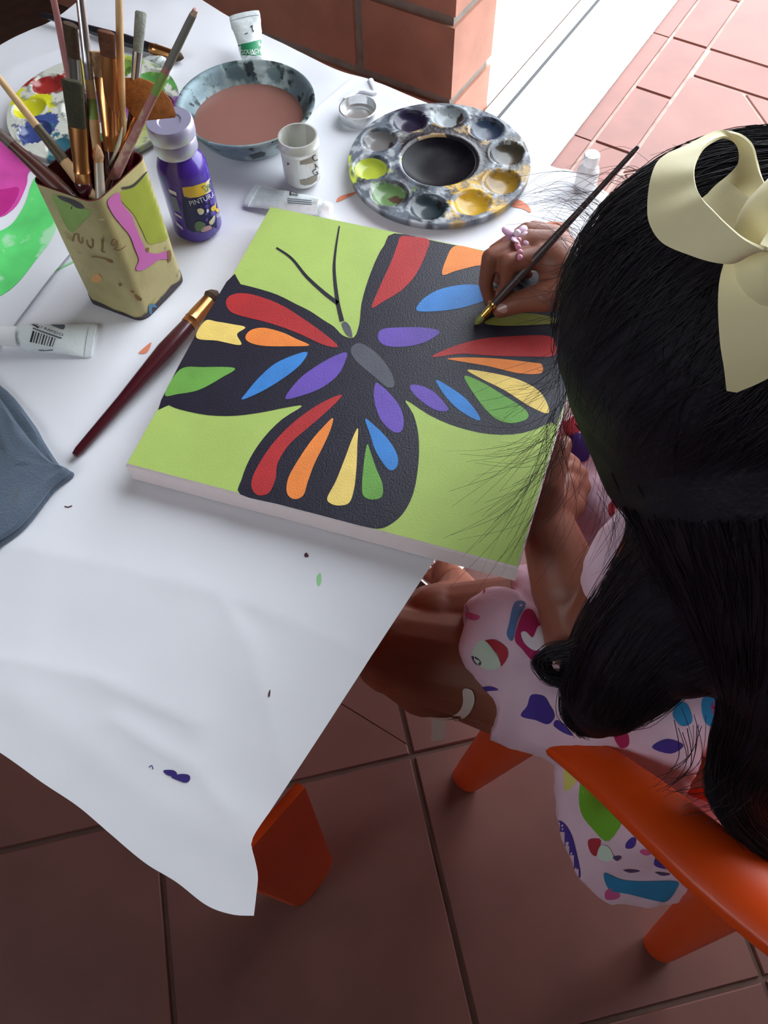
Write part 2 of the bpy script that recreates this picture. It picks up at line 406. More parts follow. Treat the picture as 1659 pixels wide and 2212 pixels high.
# u: far->near ; v: right->left
uu = np.linspace(0, 1, NS); S = np.zeros((NS, NS, 3))
for i, u in enumerate(uu):
    v = uu[:, None]
    S[i] = (1 - v) * r_[i] + v * l_[i] + (1 - u) * b_ + u * f_ - ((1 - u) * ((1 - v) * b_[0] + v * b_[-1]) + u * ((1 - v) * f_[0] + v * f_[-1]))
CRE = [[P(x, y, T)[:2] for x, y in l] for l in (((0, 1175), (250, 1225), (480, 1285), (640, 1345), (850, 1440)), ((470, 1280), (540, 1400), (575, 1520), (610, 1660)), ((0, 1420), (200, 1460), (420, 1560)), ((250, 1560), (420, 1660), (500, 1760)), ((60, 860), (200, 830), (330, 700)), ((480, 480), (520, 400), (600, 310)), ((20, 150), (120, 110), (260, 60)))]
def crease(q):
    w = 0
    for k, l in enumerate(CRE):
        for a, b in zip(l[:-1], l[1:]):
            e = b - a; t = min(1, max(0, (q - a) @ e / (e @ e))); dd = q - (a + e * t); m = math.hypot(*dd)
            if m < .05: w = max(w, math.exp(-m / .012) * (1 + .2 * k % 2))
    return w
for i in range(NS):
    for j in range(NS):
        x, y, z = S[i, j]
        near = min(1, max(0, (.34 - y) / .2))
        w = fbm((x, y, 3), 5) * .0012 + abs(fbm((x * .8 + y * .5, y - x * .4, 9), 6)) * -.0016
        w += near * (fbm((x + y * .6, y * .5 - x, 1), 4) * .0014 - .0003)
        w += .0012 * crease(np.array([x, y])) * (1 if y < .32 else .55)
        S[i, j, 2] += min(.0012, max(w, -.0028)) if near < .05 else w
V = S.reshape(-1, 3); Fc = [(i * NS + j, i * NS + j + 1, (i + 1) * NS + j + 1, (i + 1) * NS + j) for i in range(NS - 1) for j in range(NS - 1)]
paper = thing('paper_sheet', 'large white creased paper sheet spread over the kids table', 'paper', (tc_[0], tc_[1], T))
psheet = mk('sheet', V, Fc, m_paper, paper, ang=180); pb = bvh_of(psheet)
# crease ridges and paint marks on the paper
m_purp = M('purple paint', '3a2a78', .5); m_coral = M('coral paint', 'e58a6a', .6); m_brn = M('brown paint', '4a2a30', .5); m_palegreen = M('pale green paint', '9ddc9a', .6)
for nm, mt, pl in (('paint_mark', m_purp, [(354, 1664), (375, 1664), (383, 1672), (372, 1677), (358, 1672)]), ('paint_mark', m_purp, [(370, 1678), (390, 1672), (408, 1674), (411, 1684), (402, 1691), (385, 1686)]),
                   ('paint_mark', m_brn, [(657, 1199), (662, 1194), (667, 1202), (660, 1204)]), ('paint_mark', m_coral, [(730, 428), (745, 421), (776, 414), (752, 427), (728, 437)]),
                   ('paint_mark', m_coral, [(1098, 436), (1120, 432), (1142, 446), (1146, 460), (1130, 452), (1105, 446)]), ('paint_mark', m_coral, [(1180, 482), (1205, 480), (1228, 490), (1222, 505), (1195, 500)]),
                   ('paint_mark', m_palegreen, [(684, 1248), (692, 1238), (694, 1256), (688, 1266)]), ('paint_mark', m_coral, [(305, 757), (327, 740), (318, 762), (300, 764)]),
                   ('paint_mark', m_brn, [(580, 1496), (584, 1490), (583, 1504), (579, 1505)])):
    decal(nm, pl, pb, mt, paper, .0004, res=8)
stroke('paint_mark', [(322, 1658), (328, 1654), (331, 1662)], 2, pb, m_purp, paper)
stroke('paint_mark', [(104, 596), (130, 580), (165, 563)], 4, pb, m_palegreen, paper)
stroke('paint_mark', [(140, 1094), (147, 1096), (156, 1093)], 2.5, pb, m_brn, paper)
m_crease = m_paper
ridge = [P(x, y, T + .001) for x, y in ((592, 318), (650, 270), (700, 222), (762, 170))]
mk('fold', *tube(cat(ridge, 6), .0022, 8, flat=.6), m_paper, paper)
ridge = [P(x, y, T + .001) for x, y in ((745, 215), (775, 196), (810, 200), (800, 172))]
mk('fold', *tube(cat(ridge, 6), .003, 8, flat=.6), m_paper, paper)

# ------------------------------------------------------------------ canvas with butterfly
CZ = T + .0225
cq = np.array([P(x, y, CZ)[:2] for x, y in ((583, 445), (1305, 592), (1120, 1228), (270, 1003))])
canvas = thing('stretched_canvas', 'square stretched canvas with painted rainbow butterfly on lime green ground', 'painting', (*cq.mean(0), T))
m_cside = M('primed canvas edge', 'f1e2e0', .8, bump=.2, bs=600); m_lime = M('lime paint', 'adc566', .55, var=.06, vs=25, bump=.15, bs=900)
v, f = prism(cq, T + .002, CZ, .0018); cbody = mk('canvas_body', v, f, m_cside, canvas, smooth=False); cb = bvh_of(cbody)
PT_ = {}
def paint(hexc, nm): return M(nm, hexc, .5, var=.10, vs=45, bump=.2, bs=700)
inset = cq.mean(0) + (cq - cq.mean(0)) * .992
def lay(poly, mat, z, nm, smooth=True, n=6):
    p = cat(poly, n, True) if smooth else np.asarray(poly, float)
    q = np.array([P(x, y, CZ + z) for x, y in p]); r = delaunay_2d_cdt([Vector(a[:2]) for a in q], [], [list(range(len(q)))], 1, 1e-7)
    ff = [t if np.cross(np.r_[np.array(r[0][t[1]]) - np.array(r[0][t[0]]), 0], np.r_[np.array(r[0][t[2]]) - np.array(r[0][t[0]]), 0])[2] > 0 else t[::-1] for t in r[2]]
    return mk(nm, [(a[0], a[1], CZ + z) for a in r[0]], ff, mat, canvas, smooth=False)
mk('ground_paint', [(x, y, CZ + .0001) for x, y in inset][::-1], [(0, 1, 2, 3)], m_lime, canvas, smooth=False)
m_blk = M('black paint', '1f1c2c', .42, var=.15, vs=60, bump=.2, bs=700)
lay([(740, 724), (722, 706), (700, 692), (670, 672), (640, 657), (600, 637), (560, 624), (520, 614), (489, 609), (348, 864), (365, 875), (390, 885), (450, 897), (510, 898), (570, 890), (620, 880), (653, 877), (610, 905), (570, 945), (540, 990), (522, 1035), (519, 1068), (600, 1089), (700, 1115), (780, 1136), (815, 1142), (840, 1135), (870, 1110), (893, 1065), (904, 1000), (904, 940), (893, 895), (876, 864), (930, 898), (990, 923), (1060, 938), (1130, 935), (1190, 912), (1211, 893), (1298, 595), (1100, 554), (950, 523), (852, 504), (830, 530), (815, 555), (795, 605), (781, 655), (776, 700), (764, 729)], m_blk, .00022, 'black_wing_paint', n=3)
RED, ORA, YEL, GRN, BLU, PUR, GRY = [paint(h, n) for h, n in (('b02a2c', 'red paint'), ('f0883c', 'orange paint'), ('f2d272', 'yellow paint'), ('6da548', 'green paint'), ('3b84cf', 'blue paint'), ('6a4fae', 'violet paint'), ('55565f', 'grey paint'))]
cells = [
 (RED, [(488, 655), (495, 640), (520, 633), (560, 640), (610, 660), (650, 685), (700, 720), (730, 748), (700, 745), (640, 718), (580, 697), (520, 682), (497, 672)]),
 (YEL, [(443, 693), (470, 695), (500, 700), (530, 707), (512, 722), (520, 745), (470, 736), (424, 729)]),
 (ORA, [(530, 728), (542, 713), (570, 708), (610, 718), (640, 732), (668, 746), (620, 748), (570, 747), (540, 740)]),
 (BLU, [(664, 761), (640, 765), (595, 785), (560, 815), (532, 848), (523, 863), (560, 848), (600, 825), (635, 800), (655, 780)]),
 (GRN, [(389, 798), (440, 793), (507, 795), (480, 815), (430, 842), (385, 851), (356, 852)]),
 (PUR, [(749, 762), (720, 770), (680, 793), (645, 820), (616, 859), (640, 858), (690, 840), (725, 815), (742, 790)]),
 (RED, [(739, 854), (715, 860), (670, 885), (620, 925), (580, 970), (550, 1020), (543, 1050), (556, 1069), (580, 1065), (595, 1035), (600, 1000), (625, 960), (670, 920), (710, 885)]),
 (ORA, [(719, 903), (700, 920), (670, 955), (640, 1000), (622, 1035), (620, 1065), (635, 1078), (655, 1070), (665, 1040), (680, 1000), (700, 960), (715, 925)]),
 (YEL, [(773, 925), (760, 950), (745, 990), (725, 1040), (707, 1075), (715, 1088), (735, 1092), (755, 1085), (765, 1055), (770, 1010), (772, 960)]),
 (GRN, [(793, 960), (786, 1000), (782, 1050), (786, 1072), (805, 1079), (825, 1072), (826, 1045), (812, 1010), (800, 975)]),
 (BLU, [(789, 905), (800, 940), (812, 975), (835, 1010), (850, 1015), (860, 1000), (855, 975), (835, 945), (810, 920)]),
 (PUR, [(812, 827), (807, 850), (812, 880), (825, 910), (850, 933), (868, 930), (872, 905), (862, 875), (840, 848), (822, 832)]),
 (PUR, [(886, 833), (905, 832), (935, 845), (960, 870), (968, 886), (945, 887), (915, 870), (893, 850)]),
 (BLU, [(942, 821), (970, 835), (1005, 860), (1030, 890), (1037, 907), (1020, 903), (985, 880), (958, 850)]),
 (GRN, [(1003, 813), (1040, 825), (1090, 855), (1135, 885), (1138, 905), (1100, 914), (1065, 900), (1030, 860)]),
 (YEL, [(1010, 799), (1060, 805), (1120, 820), (1165, 845), (1185, 880), (1180, 893), (1140, 875), (1090, 843), (1040, 818)]),
 (ORA, [(966, 775), (1010, 772), (1080, 775), (1150, 783), (1170, 787), (1168, 806), (1120, 806), (1060, 792), (1010, 783)]),
 (RED, [(933, 771), (980, 748), (1040, 732), (1110, 726), (1180, 725), (1200, 740), (1195, 768), (1140, 770), (1060, 768), (1000, 764)]),
 (PUR, [(817, 720), (830, 710), (870, 707), (920, 708), (950, 717), (920, 738), (880, 748), (840, 748), (820, 738)]),
 (BLU, [(899, 668), (915, 645), (950, 625), (1000, 615), (1040, 618), (1060, 640), (1030, 655), (980, 668), (920, 673)]),
 (ORA, [(956, 593), (963, 562), (984, 531), (1040, 542), (1085, 553), (1070, 570), (1030, 574), (985, 585)]),
 (RED, [(866, 511), (890, 511), (926, 518), (921, 545), (900, 590), (870, 625), (830, 650), (803, 664), (820, 620), (845, 565), (858, 530)]),
 (M('olive paint', '8b8a3c', .5), [(1046, 697), (1075, 682), (1130, 676), (1190, 684), (1205, 697), (1130, 703), (1075, 703)]),
 (GRY, [(758, 752), (775, 741), (800, 752), (825, 775), (845, 805), (852, 832), (836, 836), (810, 815), (780, 790), (762, 770)]),
 (GRY, [(738, 700), (747, 695), (757, 707), (761, 728), (748, 722)])]
for mt, pl in cells: lay(pl, mt, .0004, 'wing_cell')
for pts, a, b in (([(597, 535), (630, 558), (662, 597), (700, 632), (730, 655)], 4, 9), ([(733, 488), (725, 540), (722, 585), (729, 650), (739, 694)], 3, 10)):
    lay(stroke_poly(pts, a, b), m_blk, .0004, 'antenna_paint', smooth=False)

# ------------------------------------------------------------------ brushes
m_ferS = M('silver ferrule', 'c9ccd0', .25, metal=1); m_ferC = M('copper ferrule', 'd89a63', .28, metal=1); m_ferG = M('gold ferrule', 'e2c06a', .25, metal=1)
m_wood = M('pale wood handle', 'cda877', .5, var=.15, vs=60); m_maroon = M('maroon lacquer', '45121c', .22, coat=.6); m_pinkh = M('pink painted handle', 'b57a78', .4, stain=[('cbb096', 60, .55)]); m_blackh = M('black lacquer', '1d1f27', .25, coat=.5)
def hue(n, h): return M(n, h, .75, var=.2, vs=250, bump=.5, bs=900)
def at_z(base, px, py):
    """point on the ray of a pixel that is closest to the upright line over base"""
    d = ray(px, py); b = np.asarray(base[:2]); t = (b @ d[:2]) / (d[:2] @ d[:2]); return CAM + d * t
def brush(label, a, b, fer, bri, handle, ferrule, bristle, r=.0032, flat=1.0, wide=1.0, up=(0, -.5, 1), group='brushes standing in the paint tin', fan=False, pointed=True, stain=None, name='paint_brush'):
    """a: free end of the handle, b: bristle tip; fer, bri: lengths in metres"""
    a, b = np.array(a, float), np.array(b, float); L = np.linalg.norm(b - a); d = (b - a) / L; t = thing(name, label, 'brush', tuple(a), group)
    hl = L - fer - bri * .75
    prof = [(0, 0), (r * .45, .001), (r * .62, .006), (r * .8, hl * .4), (r * 1.25, hl * .78), (r * 1.1, hl * .93), (r, hl), (0, hl)]
    mk('handle', *lathe(prof, 14, a, d, up=up), handle, t)
    h0 = hl - .001; e = h0 + fer
    w1 = r * wide
    V, Fc = lathe([(0, h0), (r * 1.08, h0), (r * 1.08, h0 + fer * .18), (r * 1.16, h0 + fer * .2), (r * 1.08, h0 + fer * .24), (r * 1.08, h0 + fer * .4), (1.0 * w1, e), (0, e)], 18, a, d, up=up)
    def squash(V, flat):
        V = V.copy(); dd, s, u = frame(d, up); q = V - a; h = q @ d; k = np.clip((h - h0 - fer * .3) / (fer * .7), 0, 1); x = q @ s; y = q @ u
        y = y * (1 - k + k * flat * (r / max(w1, 1e-6) if wide > 1 else 1)); return a + np.outer(h, d) + np.outer(x, s) + np.outer(y, u)
    mk('ferrule', squash(V, flat), Fc, ferrule, t)
    if fan: prof = [(0, e - .002), (w1 * .95, e), (w1 * 3.2, e + bri * .22), (w1 * 7.2, e + bri * .62), (w1 * 7.0, e + bri * .75), (w1 * 5.2, e + bri * 1.1), (w1 * 2.5, e + bri * 1.32), (0, e + bri * 1.38)]
    elif pointed: prof = [(0, e - .002), (w1 * .95, e), (w1 * 1.2, e + bri * .35), (w1 * .85, e + bri * .7), (w1 * .2, e + bri * .97), (0, e + bri)]
    else: prof = [(0, e - .002), (w1 * .95, e), (w1 * 1.05, e + bri * .6), (w1 * 1.08, e + bri * .97), (w1 * .9, e + bri), (0, e + bri)]
    V, Fc = lathe(prof, 24, a, d, up=up); V = squash(V, flat)
    if fan:
        dd, s, u = frame(d, up); q = V - a; V = a + np.outer(q @ d, d) + np.outer(q @ s, s) + np.outer((q @ u) * .10, u)
    o = mk('bristles', V, Fc, bristle, t)
    if stain:
        hr = lambda q: r * float(np.interp(q, [0, .03, .4, .78, .93, 1], [.5, .62, .8, 1.25, 1.1, 1])) * 1.07
        for (f0, f1, mt) in stain: mk('paint_coat', *lathe([(hr(f0 + (f1 - f0) * k / 6), hl * (f0 + (f1 - f0) * k / 6)) for k in range(7)], 14, a, d, up=up), mt, t)
    return t

# ------------------------------------------------------------------ square tin
m_tin = M('cream painted tin', 'aea271', .5, var=.22, vs=22, bump=.2, bs=120, stain=[('8f7a45', 24, .62), ('7d7a5c', 60, .66)])
m_tinin = M('tin inside with red paint', '5a1f20', .5, var=.4, vs=60); m_tinedge = M('bare dark tin', '4a4348', .45, metal=.5, var=.3, vs=80)
tA, tB, tC = P(195, 655, T)[:2], P(310, 694, T)[:2], P(399, 606, T)[:2]
tB = tB + np.array([.0005, -.0025]); e1 = (tB - tA); s1 = np.linalg.norm(e1) + .003; e1 /= np.linalg.norm(e1); e2 = tC - tB; s2 = np.linalg.norm(e2) + .003; e2 /= np.linalg.norm(e2); EI = np.linalg.inv(np.c_[e1, e2])
tin = thing('paint_tin', 'square cream paint tin with pink drips holding brushes', 'tin', (*(tB + e2 * s2 / 2 - e1 * s1 / 2), T))
TO = tB - e1 * s1; TH = .1245; TZ = T + .0008
rr = rrect(TO, e1, e2, s1, s2, .009, 6); ri = rrect(TO + .0012 * (e1 + e2), e1, e2, s1 - .0024, s2 - .0024, .008, 6)
n = len(rr); zs = [0, .004] + list(np.linspace(.012, TH, 12))
V = np.vstack([np.c_[rr, np.full(n, TZ + z)] for z in zs]); Fc = [tuple(range(n))[::-1]]
# dented walls
ctr2 = rr.mean(0)
for q in V:
    h = (q[2] - TZ) / TH; dn = fbm((q[0] * 3, q[1] * 3, q[2] * 2), 9) * .0012 * math.sin(math.pi * min(1, max(0, h))); q[:2] += (ctr2 - q[:2]) * dn * 15
for r in range(len(zs) - 1):
    for k in range(n): Fc.append((r * n + k, r * n + (k + 1) % n, (r + 1) * n + (k + 1) % n, (r + 1) * n + k))
tbody = mk('tin_wall', V, Fc, m_tin, tin, ang=50); tb = bvh_of(tbody)
V = np.vstack([np.c_[rr, np.full(n, TZ + TH)], np.c_[ri, np.full(n, TZ + TH)], np.c_[ri, np.full(n, TZ + .01)]])
Fc = [(r * n + k, r * n + (k + 1) % n, (r + 1) * n + (k + 1) % n, (r + 1) * n + k) for r in range(2) for k in range(n)] + [tuple(range(2 * n, 3 * n))]
mk('tin_lining', V, Fc, m_tinin, tin, ang=50)
m_pinkp = M('pink paint drip', 'c065a8', .4); m_limep = M('lime paint on tin', '98a03a', .45, var=.12, vs=40); m_greenp = M('green paint on tin', '86a552', .5, var=.15, vs=50); m_bluep = M('blue paint on tin', '4a7ba0', .5); m_rust = M('rust stain', '85623a', .7, var=.3, vs=90); m_orp = M('orange stain on tin', 'cf9a5e', .6)
# outline points measured in a crop at 4.608x from (60, 300)
def cr(pts, sc, ox, oy): return [(x / sc + ox, y / sc + oy) for x, y in pts]
K = lambda *p: cr(p, 4.608, 60, 300)
decal('paint_coat', K((900, 545), (1000, 490), (1190, 320), (1235, 340), (1370, 800), (1395, 980), (1300, 1030), (1200, 1040), (1130, 900), (1050, 750), (950, 640)), tb, m_limep, tin, .0003, res=6)
decal('paint_coat', K((240, 560), (350, 590), (560, 690), (640, 720), (520, 860), (440, 930), (370, 850), (300, 700)), tb, m_greenp, tin, .0003)
decal('paint_drip', K((790, 610), (900, 530), (925, 620), (960, 680), (1030, 760), (1060, 850), (1100, 950), (1150, 1060), (1180, 1120), (1290, 1140), (1400, 1110), (1400, 1190), (1300, 1200), (1200, 1270), (1120, 1310), (1070, 1290), (1100, 1200), (1060, 1090), (1010, 960), (920, 850), (830, 730)), tb, m_pinkp, tin, .0006)
wv = []
for k in range(n * 4):
    q = rr[k // 4] + (rr[(k // 4 + 1) % n] - rr[k // 4]) * (k % 4) / 4; o_ = q + (q - ctr2) / np.linalg.norm(q - ctr2) * .0005; near_c = abs((q - tB) @ e1 + (q - tB) @ e2 * -1)
    wv.append((*o_, TZ)); wv.append((*o_, TZ + .0055 + .0035 * fbm((q[0], q[1], 0), 90) + .003 * fbm((q[0], q[1], 4), 30)))
mk('worn_edge', wv, [(2 * k, (2 * k + 2) % len(wv), (2 * k + 3) % len(wv), 2 * k + 1) for k in range(n * 4)], m_tinedge, tin)
decal('worn_edge', K((300, 560), (420, 590), (530, 640), (560, 690), (490, 685), (420, 640), (330, 600)), tb, m_tinedge, tin, .0004)
decal('worn_edge', K((930, 480), (1040, 450), (1180, 320), (1170, 350), (1060, 470), (960, 500)), tb, m_tinedge, tin, .0005)
decal('paint_spot', K((1200, 1660), (1250, 1640), (1290, 1690), (1260, 1730), (1210, 1740)), tb, m_bluep, tin, .0007)
for sp in (K((1060, 1540), (1090, 1550), (1130, 1590), (1110, 1610), (1070, 1580)), K((1380, 1120), (1415, 1110), (1420, 1200), (1395, 1220)), K((780, 1190), (840, 1205), (840, 1230), (800, 1215)), K((1175, 1080), (1200, 1085), (1195, 1125), (1170, 1115)), K((735, 985), (755, 985), (755, 1020), (740, 1015)), K((905, 1430), (930, 1440), (925, 1465), (910, 1450)), K((1020, 1500), (1060, 1510), (1040, 1530))):
    decal('rust_spot', sp, tb, m_rust, tin, .0008, res=6)
decal('paint_spot', K((640, 1370), (700, 1340), (740, 1390), (690, 1430), (640, 1410)), tb, m_orp, tin, .0004)
for pts in (K((450, 1010), (465, 950), (500, 940), (510, 1000), (540, 1030), (550, 970)), K((590, 1000), (600, 1050), (640, 1080), (650, 1020), (640, 990)), K((740, 1000), (745, 1060), (740, 1110), (780, 1120)), K((870, 990), (840, 1000), (830, 1040), (870, 1050), (880, 1000), (890, 1060), (860, 1090), (910, 1100), (970, 1060)), K((640, 1165), (700, 1170), (790, 1190))):
    stroke('handwriting', pts, 2.2, tb, m_rust, tin, .0009)

# brushes in the tin: (foot inside the tin, pixel at the top end with its height over the table)
tcx = TO + e1 * s1 / 2 + e2 * s2 / 2
def foot(a, b, z=.015): q = TO + e1 * s1 * a + e2 * s2 * b; return np.array([q[0], q[1], T + z])
def through(ft, px, py, L):
    """end point at distance L from ft on the pixel ray (the far crossing is rejected)"""
    d = ray(px, py); oc = CAM - ft; B = oc @ d; C = oc @ oc - L * L; disc = B * B - C
    t = -B - math.sqrt(disc) if disc > 0 else -B
    return CAM + d * t
def through_z(px, py, z): return P(px, py, T + z)
b_dark = hue('dark brown hair', '4a3524'); b_blond = hue('blond hair', 'c9a076'); b_olive = hue('dark olive bristle', '3c3a28'); b_grey = hue('grey white bristle', '8f948a'); b_orange = hue('orange brown fan hair', '9a5a1c'); b_brown = hue('reddish brown hair', '6b3f28')
def inn(mx, my, tip):
    """foot of a brush that leans through the tin mouth at pixel (mx, my) towards tip"""
    m = P(mx, my, TZ + TH); ab = EI @ (m[:2] - TO) / np.array([s1, s2]); ab = np.clip(ab, .13, .87); q = TO + e1 * s1 * ab[0] + e2 * s2 * ab[1]; m = np.array([q[0], q[1], TZ + TH]); d = (tip - m) / np.linalg.norm(tip - m); k = 0
    while k < .3:
        k += .002; p = m - d * k; a_, b_ = EI @ (p[:2] - TO) / np.array([s1, s2])
        if p[2] < T + .012 or not (.08 < a_ < .92 and .08 < b_ < .92): break
    return m - d * (k - .002)
def bup(label, tip, mouth, *a, **k): tp = P(tip[0], tip[1], T + tip[2]); brush(label, inn(*mouth, tp), tp, *a, **k)        # bristles up
def bdn(label, tip, mouth, *a, **k): tp = P(tip[0], tip[1], T + tip[2]); brush(label, tp, inn(*mouth, tp), *a, **k)        # handle end up
bup('flat brush with splayed dark olive bristles and wide copper ferrule in the tin', (158, 196, .19), (182, 414), .038, .030, m_maroon, m_ferC, b_olive, .0052, .55, 1.3, pointed=False)
bup('brush with pale wood handle and silver ferrule in the tin, bristles highest', (166, -70, .235), (213, 352), .05, .02, m_wood, m_ferS, b_dark, .003, stain=[(.80, .9, m_greenp)])
bup('brush with brown bristles over a broad silver ferrule in the tin', (152, 66, .215), (186, 335), .03, .022, m_maroon, m_ferS, b_dark, .0045, .6, 1.1, pointed=False)
bdn('pink handled brush standing with its handle end up in the tin', (110, -30, .23), (180, 318), .03, .015, m_pinkh, m_ferS, b_dark, .0034)
bdn('plain wooden brush handle standing upright beside the fan brush in the tin', (256, -30, .225), (278, 325), .03, .015, m_wood, m_ferS, b_dark, .0038)
bup('round brush with grey white bristles and thin silver ferrule in the tin', (303, 44, .195), (290, 332), .03, .026, m_maroon, m_ferS, b_grey, .0030, 1, 1.25, pointed=False)
bup('flat brush with dark brown bristles and tall copper ferrule in the tin', (230, 78, .205), (254, 330), .05, .016, m_maroon, m_ferC, b_brown, .0048, .5, 1.2, pointed=False)
bup('flat brush with blond bristles and copper ferrule in the tin', (222, 122, .188), (246, 355), .048, .016, m_maroon, m_ferC, b_blond, .0056, .5, 1.4, pointed=False)
bup('fan brush with orange brown hair and maroon handle in the tin', (314, 210, .160), (258, 372), .040, .020, m_maroon, m_ferC, b_orange, .0036, .6, 1.0, fan=True)
bdn('pink and wood handled brush leaning out of the tin over the fan brush', (424, 18, .245), (266, 384), .006, .004, m_pinkh, m_ferS, b_dark, .0036, stain=[(.02, .2, M('grey paint coat', '7c7a76', .4)), (.22, .3, m_greenp)])
bdn('wooden brush handle leaning out of the tin with dark paint on it', (-25, 140, .175), (158, 372), .005, .003, m_wood, m_maroon, b_dark, .0036, stain=[(.42, .66, M('dark olive coat', '574a33', .5))])
bdn('thick dark brush leaning low out of the tin over the pink drawing', (-30, 262, .155), (106, 392), .005, .003, M('brown red handle', '5a2c22', .4, var=.3, vs=50), m_maroon, b_dark, .0050, stain=[(.02, .3, M('grey brown coat', '6b5a50', .5))])
bup('short brush with worn white metal ferrule at the near edge of the tin', (211, 318, .15), (216, 408), .04, .012, m_wood, M('worn white ferrule', 'c9bfae', .4, metal=.4), b_blond, .0034)
kn = thing('palette_knife', 'pale grey palette knife blade pointing up out of the tin', 'palette knife', tuple(foot(.9, .45)))
k0, k1, k2 = P(232, 400, T + .105), P(238, 360, T + .125), P(264, 274, T + .165)
mk('knife_blade', *tube(cat([k0, k1, (k1 + k2) / 2 + np.array([.001, 0, 0]), k2], 6), [.0035] * 6 + [.0045] * 6 + list(np.linspace(.0045, .0006, 7)), 10, flat=.15), M('knife blade', 'a9b09a', .4, var=.2, vs=70), kn)
mk('handle', *tube([foot(.9, .45, .01), k0], [.004, .0035], 10), m_wood, kn)

# brush lying against the canvas
brush('long maroon brush with copper ferrule lying beside the canvas', P(160, 986, T + .005), P(467, 632, T + .014), .03, .012, m_maroon, m_ferC, b_dark, .0062, .9, 1.0, group='brushes lying on the paper')
brush('black handled brush lying behind the tin near the far table edge', P(85, 30, T + .007), P(392, 124, T + .006), .026, .016, m_blackh, m_ferC, b_dark, .0050, .9, group='brushes lying on the paper')

# ------------------------------------------------------------------ purple paint bottle
bc = P(430, 493, T); bc[2] = T + .0008; m_pur = M('purple plastic', '4a2c9c', .22, coat=.3)
bot = thing('paint_bottle', 'small bottle of purple paint with clear flip cap and printed label', 'bottle', tuple(bc))
R = .0218
body = mk('bottle_body', *lathe([(0, 0), (R * .85, 0), (R, .004), (R, .058), (R * 1.0, .062), (R * .97, .068), (R * .86, .075), (R * .7, .079), (R * .66, .081), (R * .66, .084), (0, .084)], 56, bc), m_pur, bot, ang=50); bbv = bvh_of(body)
m_cap = M('frosted clear cap', 'a9a6c6', .35, trans=.35); ch = .083
mk('cap', *lathe([(0, ch), (R * .80, ch), (R * .83, ch + .002), (R * .83, ch + .011), (R * .79, ch + .0125), (R * .86, ch + .0135), (R * .88, ch + .0155), (R * .88, ch + .024), (R * .82, ch + .0262), (R * .45, ch + .0262), (R * .4, ch + .0252), (0, ch + .0252)], 48, bc), m_cap, bot, ang=35)
Bq = lambda *p: cr(p, 6.505, 330, 200)
m_lnavy = M('label navy', '14164a', .35); m_lyel = M('label yellow', 'd8b23a', .4); m_lpale = M('label pale', 'cfc9a0', .4); m_lwhite = M('label white', 'd5d5e0', .4); m_lgrn = M('label green', '5f7a52', .4); m_lgrey = M('label grey blue', '6f7896', .4)
decal('label', Bq((395, 1330), (430, 1470), (560, 1490), (740, 1440), (880, 1330), (915, 1400), (985, 1800), (900, 1900), (700, 1970), (560, 1960), (470, 1900), (430, 1700)), bbv, m_lnavy, bot, .0003, smooth=False)
decal('label_band', Bq((415, 1330), (560, 1312), (740, 1255), (745, 1425), (640, 1465), (520, 1475), (440, 1450)), bbv, m_lyel, bot, .0005, smooth=False)
decal('label_band', Bq((740, 1255), (800, 1200), (850, 1110), (870, 1170), (880, 1260), (820, 1380), (745, 1425)), bbv, m_lpale, bot, .0005, smooth=False)
text_decal('lettering', 'Deco', Bq((750, 1395))[0], Bq((880, 1270))[0], 16, bbv, m_lgrn, bot, .0007)
text_decal('lettering', 'PINTURAS', Bq((530, 1585))[0], Bq((915, 1425))[0], 11, bbv, m_lwhite, bot, .0007, sag=3)
for pl, mt in ((Bq((870, 1550), (910, 1490), (940, 1540), (940, 1640), (900, 1680), (860, 1620)), m_lyel), (Bq((815, 1610), (860, 1580), (880, 1630), (850, 1660), (815, 1650)), m_lyel), (Bq((620, 1640), (670, 1620), (715, 1650), (700, 1700), (650, 1705)), m_lpale), (Bq((860, 1720), (865, 1760), (840, 1840), (800, 1850), (785, 1810), (820, 1770)), m_lpale), (Bq((600, 1820), (660, 1800), (740, 1850), (690, 1930), (620, 1940), (590, 1880)), m_lgrn), (Bq((690, 1900), (790, 1860), (820, 1910), (690, 1955)), M('label pink', 'c9a0a0', .4)), (Bq((750, 1640), (775, 1630), (780, 1670), (755, 1680)), m_lwhite)):
    decal('label_print', pl, bbv, mt, bot, .0007, res=6)
text_decal('lettering', '60ml', Bq((900, 1760))[0], Bq((950, 1725))[0], 9, bbv, m_lwhite, bot, .0007)
for pl in (Bq((225, 1350), (330, 1395), (340, 1450), (240, 1395)), Bq((310, 1680), (405, 1740), (415, 1775), (325, 1715)), Bq((325, 1800), (420, 1890), (430, 1930), (340, 1850))): decal('label_print', pl, bbv, m_lwhite, bot, .0005, smooth=False, res=6)
decal('label_print', Bq((240, 1430), (335, 1470), (400, 1690), (305, 1650)), bbv, m_lgrey, bot, .0005, smooth=False)

